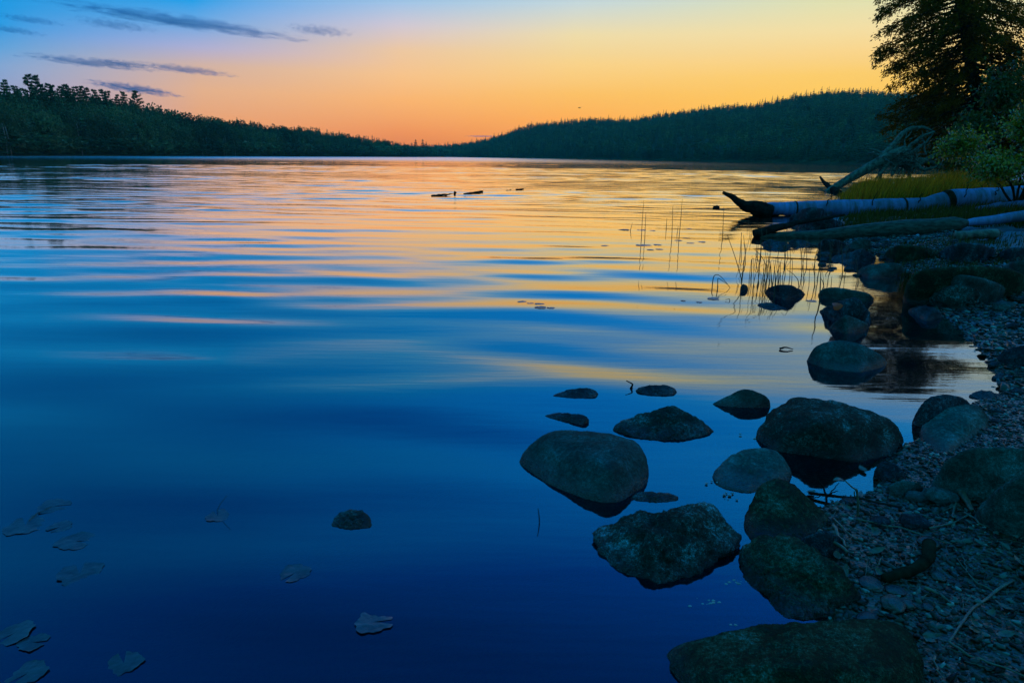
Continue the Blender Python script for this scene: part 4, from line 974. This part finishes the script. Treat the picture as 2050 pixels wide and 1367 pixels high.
# scattered small twigs and dead leaves
g = np.random.default_rng(21); cnt = 0
while cnt < 34:
    x, y = g.uniform(1660, 2045), g.uniform(1010, 1360)
    if x < 1860 and y > 1225: continue
    P = on_ground(x, y)
    if sdist(P[:1], P[1:2])[0] < 0.02: continue
    L = g.uniform(.03, .10); th = g.uniform(-1.2, 1.2); d = np.array([math.cos(th), math.sin(th), g.uniform(-.05, .2)]) * L
    log([P + [0, 0, .006], P + d * .5 + [0, 0, .008], P + d + [0, 0, .006]], .0014, .0008, 'thin dry twig lost among the foreground pebbles', 'twig', 'twig', 'twig', 0.006, cnt, 5, 'small twigs scattered over the gravel', 8); cnt += 1
def leaf_mesh(L, W, curl, seed):
    g = np.random.default_rng(seed); t = np.linspace(0, 1, 9); w = W * np.sin(np.pi * t ** .8) ** .8 * .5
    z = curl * (t - .5) ** 2 * 4 * L
    rows = []
    for s in (-1, -.5, 0, .5, 1): rows.append(np.stack([L * (t - .5), s * w, z + abs(s) * curl * W * .8 + g.normal(0, .001, 9)], 1))
    F_ = np.array([[k * 9 + i, k * 9 + i + 1, k * 9 + 10 + i, k * 9 + 9 + i] for k in range(4) for i in range(8)])
    mb = MB(); mb.add(np.concatenate(rows), F_); return mb
lm = [leaf_mesh(.05, .026, .12, 1).mesh('leaf'), leaf_mesh(.038, .022, .2, 2).mesh('leaf'), leaf_mesh(.06, .022, .08, 3).mesh('leaf')]
for me in lm: me.materials.append(M['dead_leaf'])
cnt = 0
while cnt < 16:
    x, y = g.uniform(1650, 2045), g.uniform(1005, 1300)
    if x < 1860 and y > 1215: continue
    P = on_ground(x, y)
    if sdist(P[:1], P[1:2])[0] < 0.02: continue
    o = bpy.data.objects.new('dead_leaf', lm[cnt % 3]); COL.objects.link(o); o.location = P + [0, 0, .012]
    o.rotation_euler = (g.normal(0, .25), g.normal(0, .25), g.random() * 6.28)
    tag(o, 'small dead leaf lying on the foreground gravel', 'leaf', 'dead leaves scattered over the gravel'); cnt += 1
for i, (x, y, lab) in enumerate(((1698, 997, 'larger of two dead leaves floating at the pool edge'), (1624, 985, 'dead leaf at the foot of the forked twig'), (1722, 990, 'smaller dead leaf floating right of the bent twig'), (1727, 938, 'dead leaf floating below the big broad boulder'))):
    o = bpy.data.objects.new('floating_leaf', lm[i % 3]); COL.objects.link(o); o.location = at_z(x, y, .003); o.rotation_euler = (0, 0, i * .5); o.scale = (1.2, 1.2, .5); tag(o, lab, 'leaf')

# ------------------------------------------------------------------ reeds
def reed(lst, w, label, group, seed=0):
    B = at_z(*lst[0]); P = [at_y(x, y, B[1]) for x, y in lst]; P[0] = P[0] - [0, 0, .05]
    n = 6 if len(lst) < 3 else 22
    P = np.array(P); t = np.linspace(0, 1, len(P)); tt = np.linspace(0, 1, n)
    Q = np.stack([np.interp(tt, t, P[:, k]) for k in range(3)], 1)
    if len(lst) > 2:
        for _ in range(2): Q[1:-1] = (Q[:-2] + 2 * Q[1:-1] + Q[2:]) / 4
    s = mpp(B); mb = MB(); mb.tube(Q - B, np.linspace(w * s / 2, w * s / 5, n), 5)
    o = mb.build('reed', M['reed']); o.location = B; return tag(o, label, 'reed', group)
GR = 'reeds standing in the shallows'
reed([(1487, 576), (1484, 556), (1472, 515), (1456, 470)], 2.2, 'longest reed, leaning left from the tiny stone', GR)
reed([(1484, 575), (1489, 535), (1494, 487)], 1.8, 'upright reed crossing the longest leaning one', GR)
reed([(1426, 574), (1427, 560), (1430, 551), (1436, 549), (1443, 553), (1456, 568), (1466, 582)], 2.0, 'outer reed bent over into a hoop, left of the leaning reeds', GR)
reed([(1437, 580), (1437, 566), (1437, 556), (1446, 562), (1457, 570)], 2.0, 'inner reed snapped to a sharp point inside the hoop', GR)
reed([(1527, 582), (1531, 555), (1534, 530), (1524, 512), (1509, 498)], 2.0, 'reed with a backward bend left of the blue black rock', GR)
reed([(1516, 570), (1520, 550), (1521, 528), (1512, 508)], 1.8, 'reed bent like a hook left of the backward bent one', GR)
reed([(1601, 572), (1598, 560), (1588, 548), (1575, 540)], 1.8, 'reed arching over the blue black rock', GR)
reed([(1462, 604), (1461, 598), (1452, 600)], 1.8, 'stub of reed near the hoop', GR)
reed([(1641, 610), (1643, 560), (1644, 528)], 3.0, 'thick upright reed by the long smooth rock', GR)
reed([(1652, 572), (1647, 562), (1642, 556)], 2.0, 'short reed leaning by the thick upright one', GR)
for i, lst in enumerate([[(1284, 480), (1286, 440), (1289, 402)], [(1291, 480), (1293, 425)], [(1345, 482), (1346, 450), (1347, 412)], [(1359, 480), (1363, 440), (1366, 398)], [(1334, 460), (1335, 438)], [(1261, 462), (1266, 446)], [(1355, 470), (1358, 452)], [(1447, 478), (1449, 415)]]):
    reed(lst, 1.5, 'thin reed in open water left of the fallen logs', 'reeds out in the open water')
g = np.random.default_rng(8)
for i in range(66):
    x = g.uniform(1478, 1730); y = g.uniform(505, 600) if x < 1660 else g.uniform(520, 590)
    if i % 3 == 0: x = g.normal(1540, 22); y = g.uniform(545, 600)
    h = g.uniform(25, 75) * (y - 316) / 260; ln = g.normal(0, .12) * h
    lst = [(x, y), (x + ln * .4, y - h * .5), (x + ln, y - h)]
    if g.random() < .22: lst.append((x + ln + g.normal(0, 14), y - h * g.uniform(.6, .85)))
    reed(lst, g.uniform(1.2, 1.9), 'thin dark reed standing in the shallows among the shore rocks', GR, i)
for i in range(40):
    x = g.uniform(1490, 1720); y = g.uniform(446, 500); h = g.uniform(10, 34); ln = g.normal(0, .1) * h
    reed([(x, y), (x + ln, y - h)], g.uniform(.9, 1.4), 'fine reed in the dark shallows around the two logs', 'reeds around the logs', i)

# ------------------------------------------------------------------ lily pads
def pad_mesh(seed, notch=True, wav=0.05):
    g = np.random.default_rng(seed); n = 40; th = np.linspace(R(12), R(348), n) if notch else np.linspace(0, 2 * np.pi, n, endpoint=False)
    rows = [np.zeros((1, 3))]
    for k, rr_ in enumerate((.35, .7, .93, 1.0)):
        w = 1 + 0.10 * np.sin(th * 3 + seed) + .06 * np.sin(th * 7 + seed * 2) + .04 * np.sin(th * 13 + seed)
        z = wav * (rr_ ** 2) * np.sin(th * 2 + seed) + (.05 if k == 3 else 0) * np.maximum(0, np.sin(th * 1.5 + seed * 1.3)) + .02 * np.sin(th * 9) * rr_
        rows.append(np.stack([rr_ * w * np.cos(th), rr_ * w * np.sin(th), z + .03], 1))
    V = np.concatenate(rows); F4 = [[1 + k * n + i, 1 + (k + 1) * n + i, 1 + (k + 1) * n + i + 1, 1 + k * n + i + 1] for k in range(3) for i in range(n - 1)]
    F3 = [[0, 1 + i, 2 + i] for i in range(n - 1)]
    mb = MB(); mb.add(V, [np.array(F4), np.array(F3)]); return mb.mesh('lily_pad')
pm = [pad_mesh(s, True, .06) for s in range(1, 6)]; pmd = [pad_mesh(s, True, .03) for s in range(11, 14)]
for me in pm: me.materials.append(M['pad'])
for me in pmd: me.materials.append(M['pad_dark'])
def pad(px, py, w, label, k, ms=None, group=None, sq=1.0):
    P = at_z(px, py, .001); P[2] = wave_z(P[0], P[1]) + .0015; s = w * mpp(P) / 2; o = bpy.data.objects.new('lily_pad', (ms or pm)[k % len(ms or pm)]); COL.objects.link(o)
    o.location = P; o.scale = (s, s * sq, s * .3); o.rotation_euler = (R(2.2) * math.sin(k * 1.7 + 1), R(2.2) * math.cos(k * 2.3), k * 2.1); return tag(o, label, 'lily pad', group)
GP = 'lily pads in the near water'
for i, (x, y, w, lab) in enumerate([(108, 1012, 58, 'upper lily pad of the left cluster, tied by a thin stalk'), (50, 1050, 74, 'left lily pad of the left cluster'), (120, 1052, 44, 'crumpled small lily pad in the middle of the left cluster'),
        (150, 1082, 68, 'lower right lily pad of the left cluster'), (160, 1150, 82, 'large half-sunken lily pad below the left cluster'), (590, 1150, 60, 'angular lily pad in the middle of the near water'),
        (748, 1246, 74, 'round pale lily pad lowest in the middle of the near water'), (436, 1031, 46, 'small lily pad with a thin upright stalk'), (28, 1270, 72, 'lily pad cut by the left edge, low in the photo'),
        (66, 1288, 54, 'curled lily pad right of the one cut by the edge'), (248, 1328, 70, 'dim lily pad near the bottom edge'), (55, 1350, 72, 'folded lily pad in the bottom left corner')]):
    pad(x, y, w, lab, i, pm, GP, 0.95)
log([at_z(105, 1013), at_z(75, 1028), at_z(58, 1042)], .0018, .0018, 'thin lily stalk joining two pads of the left cluster', 'reed', 'lily_stalk', 'stalk', .006, 2, 5)
log([at_z(434, 1024), at_y(440, 1010, at_z(434, 1024)[1]), at_y(454, 992, at_z(434, 1024)[1])], .0014, .0008, 'thin upright stalk over the small lily pad', 'reed', 'lily_stalk', 'stalk', .003, 3, 5)
for i, (x, y, w, lab) in enumerate([(1046, 605, 19, 'first of five dark lily pads in a row, at the left end'), (1062, 609, 14, 'second dark lily pad of the row of five'), (1080, 611, 20, 'third dark lily pad of the row of five'), (1083, 619, 24, 'ragged dark lily pad under the row of five'), (1103, 620, 16, 'rightmost dark lily pad of the row of five')]):
    pad(x, y, w, lab, i, pmd, 'dark lily pads in mid water')
for i, (x, y, w) in enumerate([(1212, 492, 16), (1290, 491, 32), (1318, 490, 18), (1303, 500, 15), (1321, 499, 16), (1358, 482, 15), (1375, 477, 16), (1383, 487, 16), (1404, 485, 17), (1250, 460, 22), (1285, 461, 18), (1306, 462, 13), (1380, 458, 12)]):
    pad(x, y, w, 'small dark lily pad far out near the thin reeds', i, pmd, 'lily pads out by the reeds')
for i, (x, y, w) in enumerate([(1430, 600, 26), (1625, 604, 20), (1400, 606, 12), (1368, 603, 10)]):
    pad(x, y, w, 'dark scrap of lily pad floating near the bent reeds', i, pmd, 'lily scraps by the bent reeds')
# bubbles
mb = MB(); g = np.random.default_rng(2); V, Fc = ico(2)
for cx, cy, n_, sp in ((1425, 1205, 12, 18), (1480, 1165, 8, 14), (1440, 968, 8, 14), (1465, 990, 9, 16), (1440, 845, 10, 20), (1490, 825, 8, 18), (1468, 1250, 3, 5), (1500, 868, 8, 20)):
    for q in range(n_):
        P = at_z(cx + g.normal(0, sp), cy + g.normal(0, sp * .25)); rr_ = g.uniform(.0018, .006)
        mb.add(V * [rr_ * 1.3, rr_, rr_ * .7] + P, Fc)
tag(mb.build('bubbles', M['bubble']), 'small bubbles drifting between the boulders', 'bubbles', kind='stuff')

# ------------------------------------------------------------------ bank vegetation
def grass_patch(name, n, px_box, Ys, h, w, mat, label, lean=(0.15, 0), seed=5):
    g = np.random.default_rng(seed); B = []
    px = px_box[0] + (px_box[1] - px_box[0]) * g.beta(1.3, 1.1, n) + g.normal(0, 12, n); Y = g.uniform(Ys[0], Ys[1], n)
    X = np.array([at_y(p_, 340, y_)[0] for p_, y_ in zip(px, Y)])
    s = sdist(X, Y); k = s > -0.25; X, Y = X[k], Y[k]; n = len(X)
    Z = np.maximum(ground_z(X, Y), -0.05)
    H = g.uniform(h[0], h[1], n) * np.clip(.35 + .02 * (px[k] - px_box[0]), .35, 1) * (0.8 + .5 * fbm(np.stack([X, Y, 0 * X], 1) * .8, 2))
    th = g.random(n) * 6.28; lx = lean[0] * H + g.normal(0, .16, n) * H; ly = g.normal(0, .16, n) * H
    wx = np.cos(th) * w; wy = np.sin(th) * w
    P0 = np.stack([X, Y, Z], 1); P1 = P0 + np.stack([lx * .35, ly * .35, H * .6], 1); P2 = P0 + np.stack([lx, ly, H], 1)
    Wv = np.stack([wx, wy, 0 * wx], 1)
    V = np.stack([P0 - Wv, P0 + Wv, P1 + Wv * .7, P1 - Wv * .7, P2], 1).reshape(-1, 3)
    o5 = np.arange(n)[:, None] * 5
    mb = MB(); mb.add(V, [o5 + np.array([[0, 1, 2, 3]]), o5 + np.array([[3, 2, 4]])])
    return tag(mb.build(name, M[mat], smooth=False), label, 'grass', kind='stuff')
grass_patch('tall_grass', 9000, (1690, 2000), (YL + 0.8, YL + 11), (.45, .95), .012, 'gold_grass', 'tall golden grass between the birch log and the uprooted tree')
grass_patch('sedge', 7000, (1690, 2090), (YD + 0.25, YL - .6), (.08, .30), .008, 'sedge', 'low dark sedge around the fallen logs', seed=6)
grass_patch('bank_grass', 5000, (1900, 2300), (YL + .5, YL + 8), (.25, .6), .012, 'sedge', 'green grass on the bank under the bush', seed=9)
grass_patch('beach_sedge', 2500, (1760, 2090), (7.0, YD - 1), (.03, .14), .005, 'sedge', 'short sedge at the back of the beach', seed=10)

# cedar
YC = 33.0
e = empty('cedar_tree', (at_y(1990, 345, YC)[0], YC, 0.4)); tag(e, 'big dark cedar hanging over the right bank', 'tree')
tp_ = np.array([at_y(1992, 350, YC), at_y(1975, 270, YC), at_y(1957, 200, YC), at_y(1938, 100, YC), at_y(1919, 0, YC), at_y(1912, -35, YC), at_y(1908, -70, YC)])
mb = MB(); trunk = wob(tp_, 0.06, 2, 60); mb.tube(trunk, np.linspace(.36, .06, 60), 14); child(mb, 'trunk', M['bark_dark'], e)
g = np.random.default_rng(44); LC = []; LD = []; bmb = MB()
zb = np.linspace(trunk[0][2] + 0.9, trunk[-1][2] - .1, 190)
for i, z in enumerate(zb):
    p0 = np.array([np.interp(z, trunk[:, 2], trunk[:, k]) for k in range(3)]); t = (z - zb[0]) / (zb[-1] - zb[0])
    th = i * 2.399 + g.normal(0, .3)
    Lb = np.interp(t, [0, .08, .2, .5, .75, 1], [2.4, 3.3, 3.5, 3.6, 3.5, 2.6]) * g.uniform(.85, 1.05)
    d = np.array([math.cos(th), math.sin(th), 0]); n_ = 14; s = np.linspace(0, 1, n_)
    P = p0 + d * (Lb * s)[:, None]; P[:, 2] += Lb * (-.30 * s - .12 * s ** 2 + .10 * s ** 4) + .15 * Lb * s * (1 - s)
    P += np.stack([pnoise(np.stack([s * 3 + i, np.full(n_, k * 3.1), np.zeros(n_)], 1)) * .25 * s for k in range(3)], 1)
    bmb.tube(P, np.linspace(.055, .008, n_), 5)
    side = np.cross(d, [0, 0, 1])
    for q in range(int(36 * Lb / 3.5) + 7):
        u = g.uniform(.12, 1.0) ** .8; b0 = np.array([np.interp(u, s, P[:, k]) for k in range(3)])
        tl = (1.05 - u * .6) * g.uniform(.35, .95); sg = 1 if g.random() < .5 else -1
        td = d * .55 + side * sg * g.uniform(.3, 1.0) + np.array([0, 0, g.uniform(-.9, .15)]); td /= np.linalg.norm(td)
        m_ = 10
        v = g.uniform(.1, 1, m_)
        LC.append(b0 + td * (tl * v)[:, None] + g.normal(0, .07, (m_, 3)) + np.stack([0 * v, 0 * v, -.18 * v ** 2 * tl], 1))
        LD.append(td + g.normal(0, .55, (m_, 3)) + [0, 0, -.35])
LC = np.concatenate(LC); LD = np.concatenate(LD); mb = MB()
mb.cards(LC, LD, g.uniform(.10, .20, len(LC)), g.uniform(.04, .07, len(LC)))
child(bmb, 'branches', M['bark_dark'], e)
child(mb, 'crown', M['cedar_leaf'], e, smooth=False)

def bush(name, boughs, Y, spread, n, leaf, mat, label, seed, base_px):
    g = np.random.default_rng(seed); B = at_y(base_px[0], base_px[1], Y); B[2] = max(0.1, gz(B[0], B[1]))
    e = empty(name, tuple(B)); tag(e, label, 'bush'); st = MB(); C = []; D = []
    for (x, y, rx, ry, w) in boughs:
        c = at_y(x, y, Y); s = mpp(c); k = int(n * w); c = c + [0, g.normal(0, spread * .4), 0]
        st.tube(wob([B, (B + c) / 2 + [0, 0, .2], c], .15, seed + x % 7, 16), np.linspace(.03, .006, 16), 5)
        nt_ = max(4, k // 26)
        for q in range(nt_):
            d = g.normal(size=3); d /= np.linalg.norm(d); p1 = c + d * np.array([rx * s, spread * .6, ry * s]) * g.uniform(.35, 1.05)
            st.tube(wob([c, p1], .08, q, 6), np.linspace(.008, .003, 6), 4)
            m_ = 26; v = g.uniform(.35, 1.08, m_); C.append(c + (p1 - c) * v[:, None] + g.normal(0, .10, (m_, 3))); D.append((p1 - c) * .5 + g.normal(0, .6, (m_, 3)) + [0, 0, -.2])
    C = np.concatenate(C); D = np.concatenate(D); mb = MB(); mb.cards(C, D, leaf * g.uniform(.7, 1.3, len(C)), leaf * .55)
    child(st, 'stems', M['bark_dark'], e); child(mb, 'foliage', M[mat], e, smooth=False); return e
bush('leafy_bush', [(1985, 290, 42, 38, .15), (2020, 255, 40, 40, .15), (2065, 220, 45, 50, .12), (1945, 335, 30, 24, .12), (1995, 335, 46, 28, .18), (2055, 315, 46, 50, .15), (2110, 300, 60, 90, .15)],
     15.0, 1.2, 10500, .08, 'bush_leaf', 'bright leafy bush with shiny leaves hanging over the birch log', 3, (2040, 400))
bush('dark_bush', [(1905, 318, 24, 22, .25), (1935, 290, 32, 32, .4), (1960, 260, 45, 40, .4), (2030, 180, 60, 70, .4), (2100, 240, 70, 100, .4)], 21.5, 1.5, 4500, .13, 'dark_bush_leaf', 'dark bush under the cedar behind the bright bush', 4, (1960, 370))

# bird
P = at_y(1160, 216, 120.0); e = empty('bird', tuple(P)); tag(e, 'small bird gliding over the far hill', 'bird')
mb = MB(); V, Fc = ico(3); mb.add(V * [.22, .09, .07] + P, Fc); child(mb, 'body', M['bird'], e)
for sgn in (-1, 1):
    mb = MB(); x = np.linspace(0, 1, 7); zc = .20 * np.sin(x * 2.2) * (1 if sgn > 0 else .8) - .06 * x
    c_ = np.stack([sgn * x * .62, 0 * x, zc], 1); w_ = .10 * (1 - x * .85)
    mb.add(np.concatenate([c_ + np.stack([0 * x, w_, 0 * x + .012], 1), c_ - np.stack([0 * x, w_, 0 * x], 1)]) + P, np.array([[i, i + 1, 8 + i, 7 + i] for i in range(6)]))
    child(mb, 'wing', M['bird'], e)

# ------------------------------------------------------------------ clouds
def cloud_mat():
    mt, t, o = mat_new('dusk_cloud'); L = t.links.new
    tcn = t.nodes.new('ShaderNodeTexCoord')
    n1 = mnoise(t, 1.0, 6, 0.62, tcn.outputs['Object'], (6.5, 2.0, 2.2))
    ln = t.nodes.new('ShaderNodeVectorMath'); ln.operation = 'LENGTH'; L(tcn.outputs['Object'], ln.inputs[0])
    core = mmath(t, 'SUBTRACT', 1.0, ln.outputs['Value'], True)
    dn = mmath(t, 'SUBTRACT', mmath(t, 'ADD', mmath(t, 'MULTIPLY', n1, 2.4), mmath(t, 'MULTIPLY', core, .75)), 1.30, True)
    v = t.nodes.new('ShaderNodeVolumePrincipled'); v.inputs['Color'].default_value = (0.0, 0.20, 0.72, 1)
    v.inputs['Anisotropy'].default_value = 0.0
    L(mmath(t, 'MULTIPLY', dn, CLOUD_D), v.inputs['Density']); L(v.outputs[0], o.inputs['Volume']); return mt
CLOUD_D = 0.017
M['cloud'] = cloud_mat()
clouds = [(365, 44, 235, 15, 4.2, 'longest dark cloud streak, at the top left of the sky'), (640, 62, 66, 6, 2.5, 'small cloud sliver right of the longest streak'), (20, 60, 52, 6, 4, 'thin cloud sliver at the left edge'),
          (60, 40, 52, 6, 3, 'faint thin cloud above the sliver at the left edge'), (180, 126, 110, 9, 3, 'faint ragged cloud left of the middle streaks'), (245, 127, 60, 8, 4, 'short dark cloud streak in the middle of the left sky'), (372, 140, 92, 8, 4, 'dark cloud streak right of the short one'),
          (268, 178, 82, 15, 6, 'lowest cloud, thick and grey, above the fan shaped pine'), (230, 50, 70, 5, 3, 'faint wisp just under the longest streak'), (965, 273, 36, 3, 0, 'tiny cloud strip low over the hill gap')]
V, Fc = ico(4)
for i, (x, y, hw, hh, tilt, lab) in enumerate(clouds):
    D = 5200.0; c = CAM + ray(x, y) * D; s = D / F_PX
    mb = MB(); mb.add(V * (1 + .30 * fbm(V * 2.4 + i * 4, 3))[:, None], Fc); hh *= .45; hw *= .95
    o = mb.build('cloud', M['cloud']); o.location = c; o.scale = (hw * s, 260 if hw > 60 else 160, hh * s)
    a0 = azel(x, y)[0]; o.rotation_euler = (0, R(tilt), -R(a0)); tag(o, lab, 'cloud')

# ------------------------------------------------------------------ haze over the lake
mt, t, o_ = mat_new('lake_haze')
v = t.nodes.new('ShaderNodeVolumePrincipled'); v.inputs['Color'].default_value = (0.25, 0.9, 0.85, 1)
v.inputs['Density'].default_value = 0.00013; t.links.new(v.outputs[0], o_.inputs['Volume'])
mb = MB(); x0, x1, y0, y1, z0, z1 = -1800, 1800, -60, 1900, -6, 260
mb.add([[x, y, z] for z in (z0, z1) for y in (y0, y1) for x in (x0, x1)], np.array([[0, 2, 3, 1], [4, 5, 7, 6], [0, 1, 5, 4], [2, 6, 7, 3], [0, 4, 6, 2], [1, 3, 7, 5]]))
o = mb.build('haze', mt, smooth=False); o['kind'] = 'stuff'; tag(o, 'thin evening haze over the lake', 'haze')
